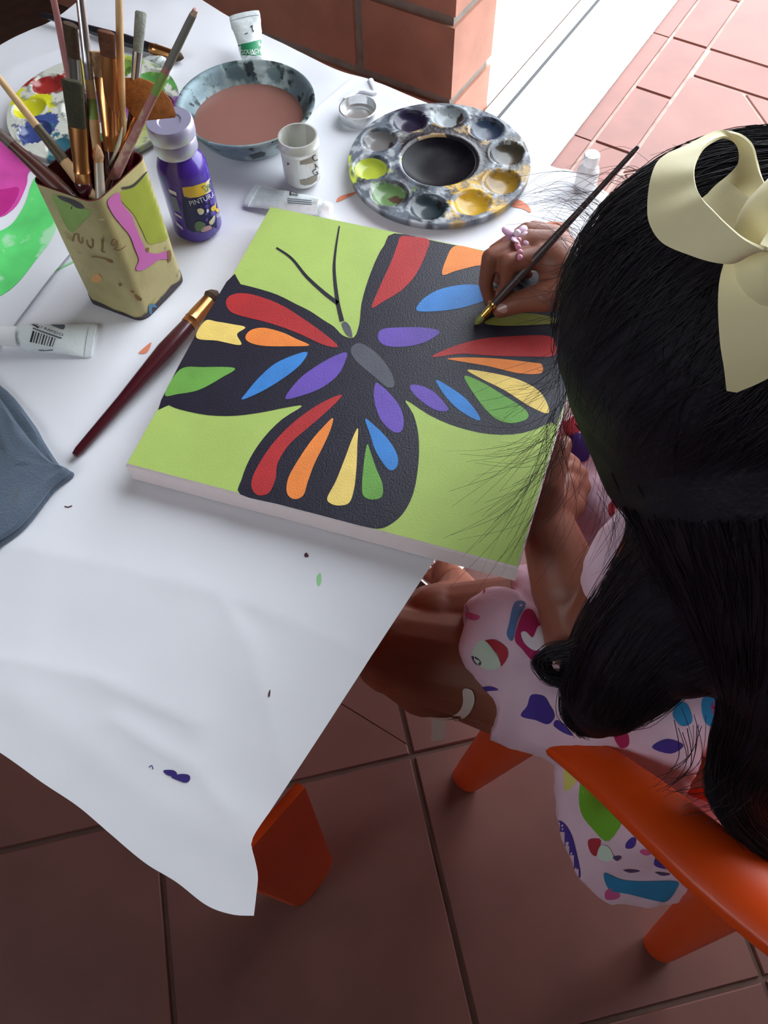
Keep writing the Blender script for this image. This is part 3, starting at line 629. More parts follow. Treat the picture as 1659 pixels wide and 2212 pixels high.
# ------------------------------------------------------------------ basin of brown water
bw_c = P(540, 262, T); RB = .066; RH = .034
rc = P(531, 224, T + RH); bw = np.array([rc[0], rc[1], T + .0008])
basin = thing('water_basin', 'round grey metal basin of brown paint water', 'basin', tuple(bw))
m_bas = M('paint stained grey metal', '7d9097', .45, metal=.25, var=.25, vs=30, stain=[('a9b7b5', 16, .52), ('5c7072', 30, .55), ('2f3c3e', 52, .57), ('1f2a2c', 110, .62)])
mk('bowl', *lathe([(0, .0), (.040, 0), (.043, .002), (.051, .011), (.0605, .026), (.0628, RH - .002), (RB + .0012, RH), (RB + .001, RH + .0018), (RB - .001, RH + .002), (.0610, RH - .002), (.0588, .026), (.0495, .0125), (.042, .0045), (0, .0035)], 64, bw), m_bas, basin, ang=60)
mk('water', *lathe([(0, .0185), (.0537, .0185), (.0533, .0178), (0, .0178)], 64, bw), M('brown paint water', '96695f', .12, var=.05, vs=15), basin)

# ------------------------------------------------------------------ round palettes
def palette(name, label, c, Rp, wells, wr, rw, cr_, colfn, pools, tilt=0):
    t = thing(name, label, 'palette', tuple(c)); NR, NA = 60, 150; V, C = [], []; top = .0105
    ang = [tilt + 2 * math.pi * k / wells for k in range(wells)]; ws = [(math.cos(a) * rw, math.sin(a) * rw, wr, .0075) for a in ang] + [(.0, .0, cr_, .0085)]
    def hgt(x, y):
        z = top
        for wx, wy, w, dp in ws:
            q = math.hypot(x - wx, y - wy) / w
            if q < 1: z = min(z, top - dp * (1 - q ** 4) ** .8)
            elif q < 1.15: z += .0007 * math.sin(math.pi * (q - 1) / .15)
        return z
    for i in range(NR):
        r = Rp * i / (NR - 1)
        for k in range(NA):
            a = 2 * math.pi * k / NA; x, y = r * math.cos(a), r * math.sin(a); V.append((c[0] + x, c[1] + y, c[2] + hgt(x, y))); C.append(colfn(x, y))
    Fc = [(i * NA + k, i * NA + (k + 1) % NA, (i + 1) * NA + (k + 1) % NA, (i + 1) * NA + k) for i in range(NR - 1) for k in range(NA)][NA:]
    Fc += [tuple(NA + k for k in range(NA))][:1] if False else [(NA + k, NA + (k + 1) % NA, 0) for k in range(NA)]
    b0 = (NR - 1) * NA; n0 = len(V)
    for rr_, z in ((Rp * 1.006, .0085), (Rp * 1.0, .004), (Rp * .93, .0), (Rp * .5, .0005)):
        for k in range(NA):
            a = 2 * math.pi * k / NA; V.append((c[0] + rr_ * math.cos(a), c[1] + rr_ * math.sin(a), c[2] + z)); C.append(np.array(colfn(Rp * .99 * math.cos(a), Rp * .99 * math.sin(a))) * .45)
    ringp = [b0] + [n0 + NA * i for i in range(4)]
    for A, B in zip(ringp[:-1], ringp[1:]): Fc += [(A + k, A + (k + 1) % NA, B + (k + 1) % NA, B + k) for k in range(NA)]
    Fc.append(tuple(ringp[-1] + k for k in range(NA))[::-1])
    mk('palette_body', V, Fc, VC('palette paint crust', .35, .25, 300, .15), t, cols=np.array(C), ang=75)
    for i, (wx, wy, w, dp) in enumerate(ws):
        h1, h2, fill = pools[i]
        if h1 is None: continue
        mt = M('palette paint ' + h1 + h2, h1, .35 if w > .025 else .25, var=.1, vs=60, spec=.12 if w > .025 else .5, coat=.0 if w > .025 else .25, stain=[(h2, 60, .54)] if h2 != h1 else None); prof = []
        for k in range(9):
            q = fill * k / 8; prof.append((w * q, top - dp * (1 - q ** 4) ** .8 + .0006))
        prof.append((w * fill * 1.02, top - dp * (1 - min(1, fill * 1.02) ** 4) ** .8 - .0004)); mk('paint_pool', *lathe(prof, 32, (c[0] + wx, c[1] + wy, c[2])), mt, t)
    return t
pc = P(948, 351, T + .009); pc[2] = T + .001
def px_ang(x, y): q = P(x, y, T + .009); return math.atan2(q[1] - pc[1], q[0] - pc[0])
PWELL = [((803, 355), 'b9c644', 'b9c644'), ((842, 413), '6f8f5c', '5b4438'), ((927, 445), '2c3c42', '1f2226'), ((1020, 436), 'd8ac38', 'c8962c'), ((1087, 386), 'a5812f', '8d6a2a'), ((1100, 318), '4a4438', '2a2230'), ((1053, 264), '36465e', '1c2436'), ((977, 243), '97a0a4', '41302c'), ((890, 254), '2a2440', '1c1a30'), ((828, 292), '7d7a78', '3c3438')]
angs = [px_ang(*w[0]) for w in PWELL]; a0 = sorted(angs)[0]; base_ang = np.mean([((a - k * 2 * math.pi / 10) + math.pi) % (2 * math.pi) - math.pi for k, a in enumerate(sorted(angs))])
order = {}
for w, a in zip(PWELL, angs): order[int(round((a - base_ang) / (2 * math.pi / 10))) % 10] = w
pools = [(order[k][1], order[k][2], .93) if k in order else ('555555', '333333', .9) for k in range(10)] + [('0f0d13', '17151c', .97)]
def near_col(x, y, cols, ang0, base, dark):
    a = math.atan2(y, x); r = math.hypot(x, y); n1 = fbm((x, y, .3), 38); n2 = fbm((x, y, 4.3), 95); n3 = fbm((x, y, 8), 35)
    k = int(round((a + n3 * .25 - ang0) / (2 * math.pi / 10))) % 10
    c = np.array(base)
    if n1 > .12: c = np.array(lin(cols[k][0]))
    elif n1 > 0: c = (np.array(lin(cols[k][1])) + np.array(base)) / 2
    if n2 > .3: c = c * .35 + np.array(lin(dark)) * .65
    elif n2 < -.3: c = c * .45 + np.array(lin('c9ccd0')) * .55
    return c
colA = lambda x, y: near_col(x, y, pools, base_ang, lin('626a74'), '2a2b34') if not math.hypot(x - .008, y - .012) < .044 else np.array(lin('1c1a22')) if fbm((x, y, 0), 50) < .2 or y < .02 else np.array(lin('9a7f55'))
palette('paint_palette', 'round dark paint palette with ten paint wells around a black centre', pc, .0865, 10, .0165, .0655, .036, colA, pools, base_ang)
p2 = P(203, 232, T + .009); p2[2] = T + .001
POOL2 = [('7f3f8f', '5c4a9a'), ('5d9a50', '8fb24a'), ('97b85a', '5a7a3a'), ('d8d86a', 'c9cc58'), ('c9cf8e', 'b3bf60'), ('a3322e', '8a2626'), ('d9d52e', 'e0dc40'), ('40508a', '2c3a60'), ('3a6a78', '4a8a60'), ('4a8a52', '3f7f48')]
POOL2 = [POOL2[k] for k in (0, 1, 2, 3, 5, 6, 7, 8, 9, 4)]
def colB(x, y):
    n1 = fbm((x, y, .7), 45); a = math.atan2(y, x); k = int(round((a + n1 * .5) / (2 * math.pi / 10))) % 10; c = np.array(lin('cfd0c4'))
    if n1 > .1: c = np.array(lin(POOL2[k][0]))
    if fbm((x, y, 5), 90) > .42: c = c * .4 + np.array(lin('4c5a52')) * .6
    return c
palette('paint_palette', 'round white paint palette with bright paint blobs behind the brush tin', p2, .0865, 10, .0165, .0655, .03, colB, [(a, b, .95) for a, b in POOL2] + [('6a4f9a', '8a3f6a', .9)], 0.0)

# ------------------------------------------------------------------ jar, lid, small white bottle
jc = P(655, 388, T); jc[2] = T + .0008; JR, JH = .0175, .047
jar = thing('paint_jar', 'empty small translucent white jar with grey label beside the basin', 'jar', tuple(jc))
m_jar = M('milky plastic', 'dcdcd4', .3, trans=.35, sub=.0); m_jin = M('jar residue', 'c0bba8', .4)
jb = mk('jar_body', *lathe([(0, 0), (JR * .8, 0), (JR * .97, .003), (JR, .008), (JR, .034), (JR * 1.02, .036), (JR * 1.1, .0375), (JR * 1.1, .0395), (JR * 1.03, .041), (JR * 1.03, JH), (JR * .95, JH), (JR * .92, .034), (JR * .92, .006), (0, .005)], 48, jc), m_jar, jar, ang=45); jbv = bvh_of(jb)
mk('paint_residue', *lathe([(0, .0075), (JR * .915, .0075), (JR * .915, .0065), (0, .0065)], 40, jc), m_jin, jar)
J = lambda *p: cr(p, 6.9125, 520, 250); m_taupe = M('label taupe', '8f8878', .5); m_ink = M('black ink', '2a2a30', .5)
decal('label', J((885, 680), (980, 650), (1090, 610), (1100, 690), (1000, 720), (885, 730)), jbv, m_taupe, jar, .0004, smooth=False, res=6)
decal('label', J((880, 955), (980, 945), (1080, 900), (1140, 890), (1140, 960), (1060, 1020), (960, 1040), (890, 1020)), jbv, m_taupe, jar, .0004, smooth=False, res=6)
for s, q0, q1, h in (('C', (1090, 690), (1150, 660), 14), ('A', (1115, 800), (1160, 780), 13), ('G', (1100, 905), (1160, 870), 14)): text_decal('lettering', s, J(q0)[0], J(q1)[0], h, jbv, m_ink, jar)
decal('label_print', J((700, 690), (735, 720), (700, 735)), jbv, m_ink, jar, .0005, smooth=False, res=6)
lc = P(775, 255, T); lc[2] = T + .0008; LR = .0195
lid = thing('jar_lid', 'clear plastic jar lid lying upside down near the palette', 'lid', tuple(lc)); m_clear = M('clear plastic', 'f0f2f2', .15, trans=.75)
mk('lid_wall', *lathe([(0, 0), (LR * .96, 0), (LR, .002), (LR, .011), (LR * .94, .0115), (LR * .93, .003), (LR * .7, .0024), (LR * .68, .0036), (LR * .64, .0036), (LR * .62, .0022), (0, .0022)], 48, lc), m_clear, lid, ang=40)
wc_ = P(1264, 400, T); wc_[2] = T + .0008
wb = thing('white_bottle', 'small plain white bottle at the far table corner', 'bottle', tuple(wc_)); m_wp = M('white plastic', 'f2f3f3', .35)
mk('bottle_body', *lathe([(0, 0), (.0095, 0), (.0103, .0015), (.0103, .014), (.0095, .018), (.007, .021), (.006, .0235), (0, .0235)], 40, wc_), m_wp, wb, ang=50)
mk('cap', *lathe([(0, .0232), (.0068, .0232), (.0073, .0245), (.0073, .0315), (.0068, .033), (.004, .0335), (0, .0335)], 32, wc_), m_wp, wb, ang=45)

# ------------------------------------------------------------------ paint tubes
m_tube = M('white enamelled tube', 'dfe6e6', .3, bump=.5, bs=130, bdist=.003, coat=.2); m_print = M('grey print', '5c6670', .5)
def ptube(label, sh, cr0, wdt, rad, capl, up=(0, 0, 1), bandcol=None, lift=.0, name='paint_tube', capmat=None, group='paint tubes'):
    """sh: centre of the round shoulder, cr0: middle of the flat crimped end"""
    sh, cr0 = np.array(sh, float), np.array(cr0, float); t = thing(name, label, 'paint tube', tuple(np.r_[(sh + cr0)[:2] / 2, min(sh[2], cr0[2])]), group); d, s, u = frame(cr0 - sh, up); L = np.linalg.norm(cr0 - sh); V = []; n = 28; rows = 20
    for i in range(rows):
        q = i / (rows - 1); a = rad * (1 - q) + wdt * q if q > .06 else rad * (.8 + .2 * q / .06); b = rad * (1 - q) ** .75 + .0009
        for k in range(n):
            th = 2 * math.pi * k / n; nx = fbm((q * 3, math.cos(th), math.sin(th) + L * 50), 1.5) * .0012 * (q < .9)
            V.append(sh + d * L * q + s * (a + nx) * math.cos(th) + u * (b + nx) * math.sin(th))
    Fc = [(i * n + k, i * n + (k + 1) % n, (i + 1) * n + (k + 1) % n, (i + 1) * n + k) for i in range(rows - 1) for k in range(n)] + [tuple(range(n))[::-1], tuple((rows - 1) * n + k for k in range(n))]
    o = mk('tube_body', V, Fc, m_tube, t, ang=60)
    V, Fc = joinm(tube([cr0 - d * .0005, cr0 + d * .005], [wdt, wdt], 4, flat=.09, up=up)); mk('crimp', *tube([cr0 - d * .001, cr0 + d * .0045], [wdt * 1.0, wdt * .98], 20, flat=.16, up=up), m_tube, t)
    mk('neck', *lathe([(0, -.004), (rad * .5, -.004), (rad * .55, 0), (rad * .82, .0015), (0, .0016)], 24, sh, d), m_tube, t)
    if capl: mk('cap', *lathe([(0, -.0035), (rad * .78, -.0035), (rad * .82, -.005), (rad * .7, -capl), (rad * .6, -capl - .001), (0, -capl - .001)], 24, sh, d), capmat or m_wp, t)
    return t, o
t1, o1 = ptube('crumpled white paint tube with barcode lying near the brush tin', P(48, 728, T + .0105), P(192, 735, T + .003), .0185, .0105, .028); b1 = bvh_of(o1)
G = lambda *p: cr(p, 7.213, 0, 660)
text_decal('lettering', 'TO RAPIDO', G((540, 325))[0], G((975, 485))[0], 5.5, b1, m_ink, t1)
stroke('print_line', G((510, 355), (740, 440), (960, 515)), 3, b1, m_print, t1)
for i in range(9):
    x = 480 + i * 42; stroke('barcode_bar', G((x + 45, 400 + i * 14), (x, 570 + i * 9)), (4.5, 2, 3, 1.6, 3.2, 2.2, 1.8, 3, 1.6)[i], b1, m_ink, t1)
decal('print_block', G((590, 230), (640, 195), (850, 225), (1000, 285), (990, 375), (870, 340), (700, 265)), b1, m_print, t1, .0004, res=6)
stroke('print_line', G((420, 260), (500, 290), (600, 350)), 3, b1, m_ink, t1); stroke('print_line', G((600, 690), (700, 700), (830, 690)), 2, b1, m_print, t1)
t2, o2 = ptube('white paint tube lying between the jar and the canvas', P(692, 448, T + .008), P(548, 424, T + .003), .0155, .008, .010, capmat=m_wp); b2 = bvh_of(o2)
Jt = J
for i in range(6): stroke('barcode_bar', Jt((745 + i * 22, 1085 + 2 * i), (740 + i * 22, 1195 + 2 * i)), (3, 1.4, 2, 1.3, 2.2, 1.5)[i], b2, m_ink, t2)
for yy in (1240, 1270, 1300): stroke('print_line', Jt((700, yy), (850, yy + 12), (1060, yy + 30)), 1.6, b2, m_print, t2)
m_tgrn = M('green tube band', '2f8a5c', .35)
g_sh = P(548, 135, T + .012); g_cr = P(529, 38, T + .030); 
t3, o3 = ptube('white and green gouache tube standing tilted behind the basin', g_sh, g_cr, .0165, .011, .0, up=(0, -.6, 1)); b3 = bvh_of(o3)
Q = lambda *p: cr(p, 11.06, 470, 20)
decal('tube_band', Q((400, 880), (500, 850), (800, 790), (1040, 720), (1120, 950), (1180, 1100), (440, 1100)), b3, m_tgrn, t3, .0004, smooth=False, res=6)
text_decal('lettering', 'GOUACHE', Q((560, 1085))[0], Q((1080, 1045))[0], 9, b3, m_wp, t3, .0007)
stroke('ink_mark', Q((785, 440), (825, 400), (830, 480), (865, 545)), 2, b3, m_ink, t3); stroke('ink_mark', Q((650, 605), (690, 580), (730, 585)), 2, b3, m_print, t3)
t4, o4 = ptube('small white tube lying behind the upright brushes', P(352, 138, T + .007), P(322, 128, T + .003), .009, .0065, .010)

# ------------------------------------------------------------------ painted drawing and dark cloth at the left
def sheet(pxs, zf, nu=50, nv=50):
    a, b, c, d = [np.array(q, float) for q in pxs]; V = []
    for i in range(nu):
        for j in range(nv):
            u, v = i / (nu - 1), j / (nv - 1); q = (1 - u) * (1 - v) * a + u * (1 - v) * b + u * v * c + (1 - u) * v * d; p = P(q[0], q[1], T); V.append((p[0], p[1], T + zf(u, v, p)))
    return np.array(V), [(i * nv + j, i * nv + j + 1, (i + 1) * nv + j + 1, (i + 1) * nv + j) for i in range(nu - 1) for j in range(nv - 1)]
V, Fc = sheet([(-120, 275), (120, 318), (178, 530), (-120, 900)], lambda u, v, p: .004 + .002 * math.sin(6 * u + 3 * v) + .004 * max(0, .15 - v) * (1 - u), 90, 110)
dr_ = thing('flower_drawing', 'painted paper with pink flower and green leaf beside the tin', 'drawing', (*V[:, :2].mean(0), T))
do = mk('drawing_sheet', V, Fc, m_paper, dr_); dbv = bvh_of(do)
m_mag = M('magenta wash', 'd84fa8', .6, var=.2, vs=30); m_grw = M('green wash', '66e07a', .6, var=.2, vs=22, stain=[('b5f0bd', 30, .6)]); m_mag2 = M('deep magenta wash', 'c02a86', .6, var=.2, vs=30)
decal('flower_paint', [(-60, 300), (0, 300), (40, 308), (88, 320), (84, 350), (62, 375), (58, 400), (40, 440), (20, 460), (0, 470), (-60, 480)], dbv, m_mag, dr_, .0004)
decal('flower_paint', [(-30, 400), (0, 410), (35, 405), (42, 415), (30, 440), (10, 462), (-30, 475)], dbv, m_mag2, dr_, .0006)
decal('leaf_paint', [(82, 380), (100, 400), (118, 440), (125, 480), (110, 520), (80, 560), (40, 610), (0, 640), (-60, 660), (-60, 520), (0, 500), (30, 480), (55, 440), (68, 400)], dbv, m_grw, dr_, .0005)
m_cl = M('slate cloth', '4f5c6c', .9, var=.18, vs=14, bump=.4, bs=500, sheen=.3, stain=[('565a50', 22, .64)])
cp = [(-160, 760), (0, 838), (72, 918), (100, 965), (132, 1012), (161, 1030), (120, 1065), (60, 1140), (0, 1186), (-160, 1290)]
def slab(pxs, z0, z1, r=.004):
    p = np.array([P(x, y, T)[:2] for x, y in cat(np.array(pxs, float), 5, True)]); c = p.mean(0); V = []; n = len(p); L = np.linalg.norm(p - c, axis=1).mean()
    for s, z in ((1, z0), (1 + .0015 / L, (z0 + z1) / 2), (1 - .0005 / L, z1 - .001), (1 - r / L, z1), (.8, z1 + .0005), (.6, z1), (.4, z1 + .001), (.2, z1 + .0005)):
        for q in p: V.append((*(c + (q - c) * s), z + (fbm((q[0] * s, q[1] * s, 2), 25) * .0022 if s < .95 else 0)))
    Fc = [tuple(range(n))[::-1], tuple(7 * n + k for k in range(n))] + [(r_ * n + k, r_ * n + (k + 1) % n, (r_ + 1) * n + (k + 1) % n, (r_ + 1) * n + k) for r_ in range(7) for k in range(n)]
    return V, Fc
cl = thing('folded_cloth', 'dark slate grey folded rag on the white paper', 'cloth', (*P(40, 1020, T)[:2], T))
mk('lower_fold', *slab(cp, T + .001, T + .006), m_cl, cl)
mk('upper_fold', *slab([(-160, 800), (-20, 850), (50, 935), (82, 975), (120, 1012), (155, 1030), (118, 1064), (58, 1138), (-4, 1184), (-160, 1285)], T + .0055, T + .0115), m_cl, cl)

# ------------------------------------------------------------------ child's chair
fdir = np.array([-.725, .688]); rdir = np.array([.688, .725])
FL, RL = P(990, 1703, 0)[:2], P(1408, 2070, 0)[:2]
chair = thing('kids_armchair', 'orange plastic kids armchair the child sits on', 'chair', (*((FL + RL) / 2 + rdir * .15), 0))
def v3(p, z): return np.array([p[0], p[1], z])
arm_px = [(1120, 1562, .335, .014), (1190, 1582, .352, .014), (1300, 1655, .375, .018), (1420, 1752, .395, .022), (1540, 1856, .41, .024), (1660, 1950, .42, .025), (1760, 2020, .43, .026)]
def band(path, wid, th=.006, lip=.012, up=(0, 0, 1)):
    """moulded rail: crowned top with lips turned down on both sides"""
    p = cat(path, 6); w = cat([(x, 0) for x in wid], 6)[:, 0]; V = []; n = len(p); prof = [(-1, -lip), (-1, -.002), (-.85, .002), (0, .004), (.85, .002), (1, -.002), (1, -lip), (.9, -lip), (.88, -th), (0, -th + .002), (-.88, -th), (-.9, -lip)]
    for i in range(n):
        d, s, u = frame(p[min(i + 1, n - 1)] - p[max(0, i - 1)], up)
        for a, b in prof: V.append(p[i] + s * a * w[i] + u * b)
    m = len(prof); Fc = [(i * m + k, i * m + (k + 1) % m, (i + 1) * m + (k + 1) % m, (i + 1) * m + k) for i in range(n - 1) for k in range(m)] + [tuple(range(m))[::-1], tuple((n - 1) * m + k for k in range(m))]
    return np.array(V), Fc
apath = [P(x, y, z) for x, y, z, w in arm_px]; aw = [a[3] for a in arm_px]
mk('armrest', *band(apath, aw), m_or, chair, ang=50)
def mirror(p): # across the chair's middle plane
    q = np.array(p, float); k = (q[:2] - chair_c) @ rdir; q[:2] -= 2 * k * rdir; return q
chair_c = (FL + RL) / 2 + rdir * .165
mk('armrest', *band([mirror(p) for p in apath], aw), m_or, chair, ang=50)
def leg3(top, bot, wt, wb, out):
    p = cat([top, (np.array(top) * .5 + np.array(bot) * .5), bot], 8); n = len(p); V = []; out = np.array([*out, 0.0])
    for i in range(n):
        t = i / (n - 1); w = wt * (1 - t) + wb * t; d = p[min(i + 1, n - 1)] - p[max(0, i - 1)]; d = d / np.linalg.norm(d); s = np.cross(d, out); s /= np.linalg.norm(s); o = np.cross(s, d)
        for k in range(12):
            a = math.pi * (k / 11) - 0; V.append(p[i] + s * w * math.cos(a) + o * w * .6 * math.sin(a))
        for k in range(11, -1, -1):
            a = math.pi * (k / 11); V.append(p[i] + s * (w - .004) * math.cos(a) + o * ((w * .6 - .004) * math.sin(a)))
    m = 24; Fc = [(i * m + k, i * m + (k + 1) % m, (i + 1) * m + (k + 1) % m, (i + 1) * m + k) for i in range(n - 1) for k in range(m)] + [tuple(range(m))[::-1], tuple((n - 1) * m + k for k in range(m))]
    return np.array(V), Fc
ftop = P(1128, 1566, .333); rtop = P(1580, 1930, .30)
mk('leg', *leg3(ftop, v3(FL + rdir * .012, 0), .026, .017, -rdir), m_or, chair, ang=50)
mk('leg', *leg3(rtop, v3(RL + rdir * .012, 0), .026, .017, -rdir), m_or, chair, ang=50)
mk('leg', *leg3(mirror(ftop), mirror(v3(FL + rdir * .012, 0)), .026, .017, rdir), m_or, chair, ang=50)
mk('leg', *leg3(mirror(rtop), mirror(v3(RL + rdir * .012, 0)), .026, .017, rdir), m_or, chair, ang=50)
SZ = .262
seat_o = chair_c - rdir * .125 - fdir * .12
V, Fc = prism(rrect(seat_o, rdir, fdir, .25, .25, .04), SZ - .018, SZ, .004); mk('seat', V, Fc, m_or, chair)
bk = chair_c - fdir * .15
V, Fc = ribbon([v3(bk + rdir * x - fdir * (.0 + .02 * (1 - (x / .14) ** 2)), SZ) for x in (-.13, -.06, 0, .06, .13)], [v3(bk + rdir * x * 1.05 - fdir * (.07 + .02 * (1 - (x / .14) ** 2)), SZ + .26 - 1.5 * x * x) for x in (-.13, -.06, 0, .06, .13)], .007); mk('backrest', V, Fc, m_or, chair)

# ------------------------------------------------------------------ child
m_skin = M('brown skin', '8a5340', .5, var=.06, vs=30, bump=.06, bs=400, sub=.12); m_nail = M('finger nail', 'b98a80', .25, coat=.4)
pel = v3(chair_c + fdir * .0, .335); hL = v3(chair_c - rdir * .055 + fdir * .01, .325); hR = v3(chair_c + rdir * .055 + fdir * .01, .325)
kL, aL = P(856, 1405, .335), P(1012, 1512, .285); kR, aR = P(945, 1350, .33), P(985, 1262, .07)
HD = D(1575, 735, .505); neck = HD + np.array([.045, -.03, -.085]); 
shL = D(1500, 1130, .60); shR = np.array([.315, .40, .50]); chest = (shL + shR) / 2 + np.array([.005, -.03, -.06])
belly = (pel + chest) / 2 + np.array([.01, -.005, 0])
neckb = (shL + shR) / 2 + np.array([0, 0, .025])
elL, wrL = P(1262, 1372, .415), P(1178, 1120, .452); elR = np.array([.305, .535, .50]); wrR = P(1250, 588, .536)
person = thing('person', 'child with long black hair in printed dress bending over the canvas painting', 'person', (chair_c[0], chair_c[1], 0))
g = []
g.append(chain([pel, belly, chest, neckb], [.085, .072, .072, .04])); g.append(chain([shL, chest, shR], [.036, .065, .036]))
g.append(chain([neckb, HD + np.array([.02, -.02, -.06])], [.034, .036])); g.append(blob(HD + np.array([0, 0, .0]), [.07, .08, .085]))
fdn = np.array([-.5, .25, -.83]); fdn /= np.linalg.norm(fdn); sd = np.cross(fdn, [0, 0, 1]); sd /= np.linalg.norm(sd)
g.append(blob(HD + fdn * .045, [.055, .055, .05])); g.append(blob(HD + fdn * .088, .011)); g.append(blob(HD + fdn * .08 + sd * .028, .008)); g.append(blob(HD + fdn * .08 - sd * .028, .008)); g.append(blob(HD + sd * .072, [.012, .016, .02])); g.append(blob(HD - sd * .072, [.012, .016, .02]))
g.append(chain([hL, (hL + kL) / 2 + np.array([0, 0, .01]), kL], [.06, .05, .039])); g.append(chain([hR, (hR + kR) / 2 + np.array([0, 0, .01]), kR], [.058, .047, .035]))
calfL = kL * .6 + aL * .4 + np.array([.0, -.006, -.006]); calfR = kR * .6 + aR * .4 + np.array([.012, -.006, 0])
g.append(chain([kL, calfL, aL], [.037, .033, .02])); g.append(chain([kR, calfR, aR], [.037, .033, .02]))
# feet
heelL = P(1048, 1530, .275); ballL = P(1110, 1545, .305); g.append(chain([aL, heelL], [.021, .02])); g.append(chain([heelL, (heelL + ballL) / 2, ballL], [.02, .021, .022]))
tl = (ballL - heelL); tl[2] = 0; tl /= np.linalg.norm(tl); ts = np.array([tl[1], -tl[0], 0])
for k, (o_, ln, r) in enumerate(((-.014, .024, .008), (-.004, .022, .0065), (.005, .019, .006), (.012, .016, .0055), (.018, .013, .005))): g.append(chain([ballL + ts * o_ - tl * .004, ballL + ts * o_ + tl * ln + np.array([0, 0, -.012])], [r + .001, r]))
heelR = aR + np.array([.028, -.004, -.048]); ballR = P(968, 1236, .026); g.append(chain([aR, heelR], [.021, .019])); g.append(chain([heelR, (aR + ballR) / 2 - np.array([0, 0, .012]), ballR], [.019, .023, .021]))
tl2 = np.array([-.8, .6, 0]); ts2 = np.array([tl2[1], -tl2[0], 0]); toesR = []
for k, (o_, ln, r) in enumerate(((-.016, .020, .0075), (-.007, .022, .0062), (.002, .022, .006), (.010, .020, .0056), (.017, .017, .0052))):
    e_ = ballR + ts2 * o_ + tl2 * ln + np.array([0, 0, -.008]); toesR.append(e_); g.append(chain([ballR + ts2 * o_ - tl2 * .004, e_], [r + .0012, r]))
# arms
g.append(chain([shL, elL, wrL], [.036, .031, .0195])); g.append(chain([shR, elR, wrR], [.036, .029, .0185]))
g.append(chain([elL * .6 + wrL * .4 + np.array([0, 0, .0]), wrL], [.029, .02]))
# right hand (painting hand): three fingers closing on the brush
def pz(*l): return [P(x, y, z) for x, y, z in l]
mI, mM, mR_, mP = P(1168, 556, .549), P(1142, 524, .549), P(1140, 506, .538), P(1155, 500, .526)
g.append(chain([wrR, P(1205, 568, .545), mI], [.0185, .0165, .0105])); g.append(chain([wrR, P(1195, 540, .544), mM], [.017, .0155, .0105])); g.append(chain([wrR, P(1195, 525, .535), mR_], [.015, .014, .0098])); g.append(chain([wrR, P(1200, 520, .528), mP], [.014, .012, .009]))
fing = {'index': (pz((1168, 556, .549), (1098, 566, .553), (1096, 607, .533), (1085, 642, .513)), [.0098, .0070, .0059, .0050]),
        'middle': (pz((1142, 524, .549), (1060, 556, .549), (1049, 612, .527), (1060, 656, .509)), [.0100, .0072, .0060, .0050]),
        'ring': (pz((1140, 506, .538), (1072, 545, .528), (1075, 595, .512), (1098, 615, .508)), [.0095, .0074, .0064, .0056]),
        'little': (pz((1155, 500, .526), (1098, 530, .513), (1115, 580, .508), (1140, 590, .508)), [.0086, .0066, .0058, .0052])}
for p_, r_f in fing.values(): g.append(chain(p_, r_f))
g.append(chain([P(1240, 625, .535), P(1178, 640, .532), P(1122, 652, .521), P(1081, 668, .5125)], [.0155, .0122, .0088, .0072]))
g.append(chain([P(1240, 600, .536), P(1195, 610, .534)], [.017, .012]))
# left hand gripping the overhanging canvas edge
g.append(chain([wrL, P(1190, 1085, .456), P(1212, 1050, .458)], [.0195, .0175, .013])); g.append(chain([wrL, P(1225, 1092, .446), P(1238, 1062, .444)], [.017, .014, .011]))
g.append(chain(pz((1178, 1100, .462), (1192, 1050, .478), (1206, 1000, .487), (1218, 958, .494)), [.0135, .0095, .0078, .0064]))
for a_, b_, c_, d_ in (((1216, 1042, .458), (1236, 1005, .456), (1215, 985, .466), (1180, 985, .474)), ((1230, 1056, .452), (1252, 1026, .450), (1228, 1010, .462), (1182, 1015, .473)), ((1240, 1070, .446), (1258, 1052, .444), (1232, 1040, .458), (1180, 1045, .472)), ((1238, 1088, .442), (1250, 1080, .440), (1225, 1072, .455), (1178, 1075, .471))):
    g.append(chain(pz(a_, b_, c_, d_), [.0092, .0075, .0066, .0058]))
bv, bf = remesh(*joinm(*g), .0018, 4)
body_o = mk('body', bv, bf, m_skin, person, ang=180); bodyb = bvh_of(body_o)
for pl in ([(1074, 660), (1082, 656), (1094, 660), (1096, 672), (1086, 676), (1075, 671)], [(1055, 650), (1060, 648), (1064, 656), (1062, 664), (1056, 660)], [(1216, 948), (1222, 947), (1226, 956), (1223, 967), (1216, 966)]):
    decal('nail', pl, bodyb, m_nail, person, .0004, res=4)

# dress: bodice, lap and the skirt spilling through the arm of the chair
m_dress = M('pale pink cotton', 'e3c3d4', .85, var=.05, vs=14, bump=.15, bs=500, sheen=.2)
g = [chain([pel, belly, chest, neckb - np.array([0, 0, .02])], [.098, .086, .082, .05]), chain([shL * .9 + chest * .1, chest, shR * .9 + chest * .1], [.045, .07, .045]), chain([shL, shL * .55 + elL * .45], [.047, .044]), chain([shR, shR * .55 + elR * .45], [.047, .044])]
hemL = hL + (kL - hL) * .63; hemR = hR + (kR - hR) * .76
for i in range(6):
    t = i / 5; g.append(tube([hL + (hR - hL) * t, (hL + hemL) / 2 + ((hR + hemR) - (hL + hemL)) / 2 * t + np.array([0, 0, .006]), hemL + (hemR - hemL) * t + np.array([0, 0, .006])], [.076 - .006 * min(1, t * 3), .066 - .006 * min(1, t * 3), .059 - .010 * min(1, t * 3)], 18))
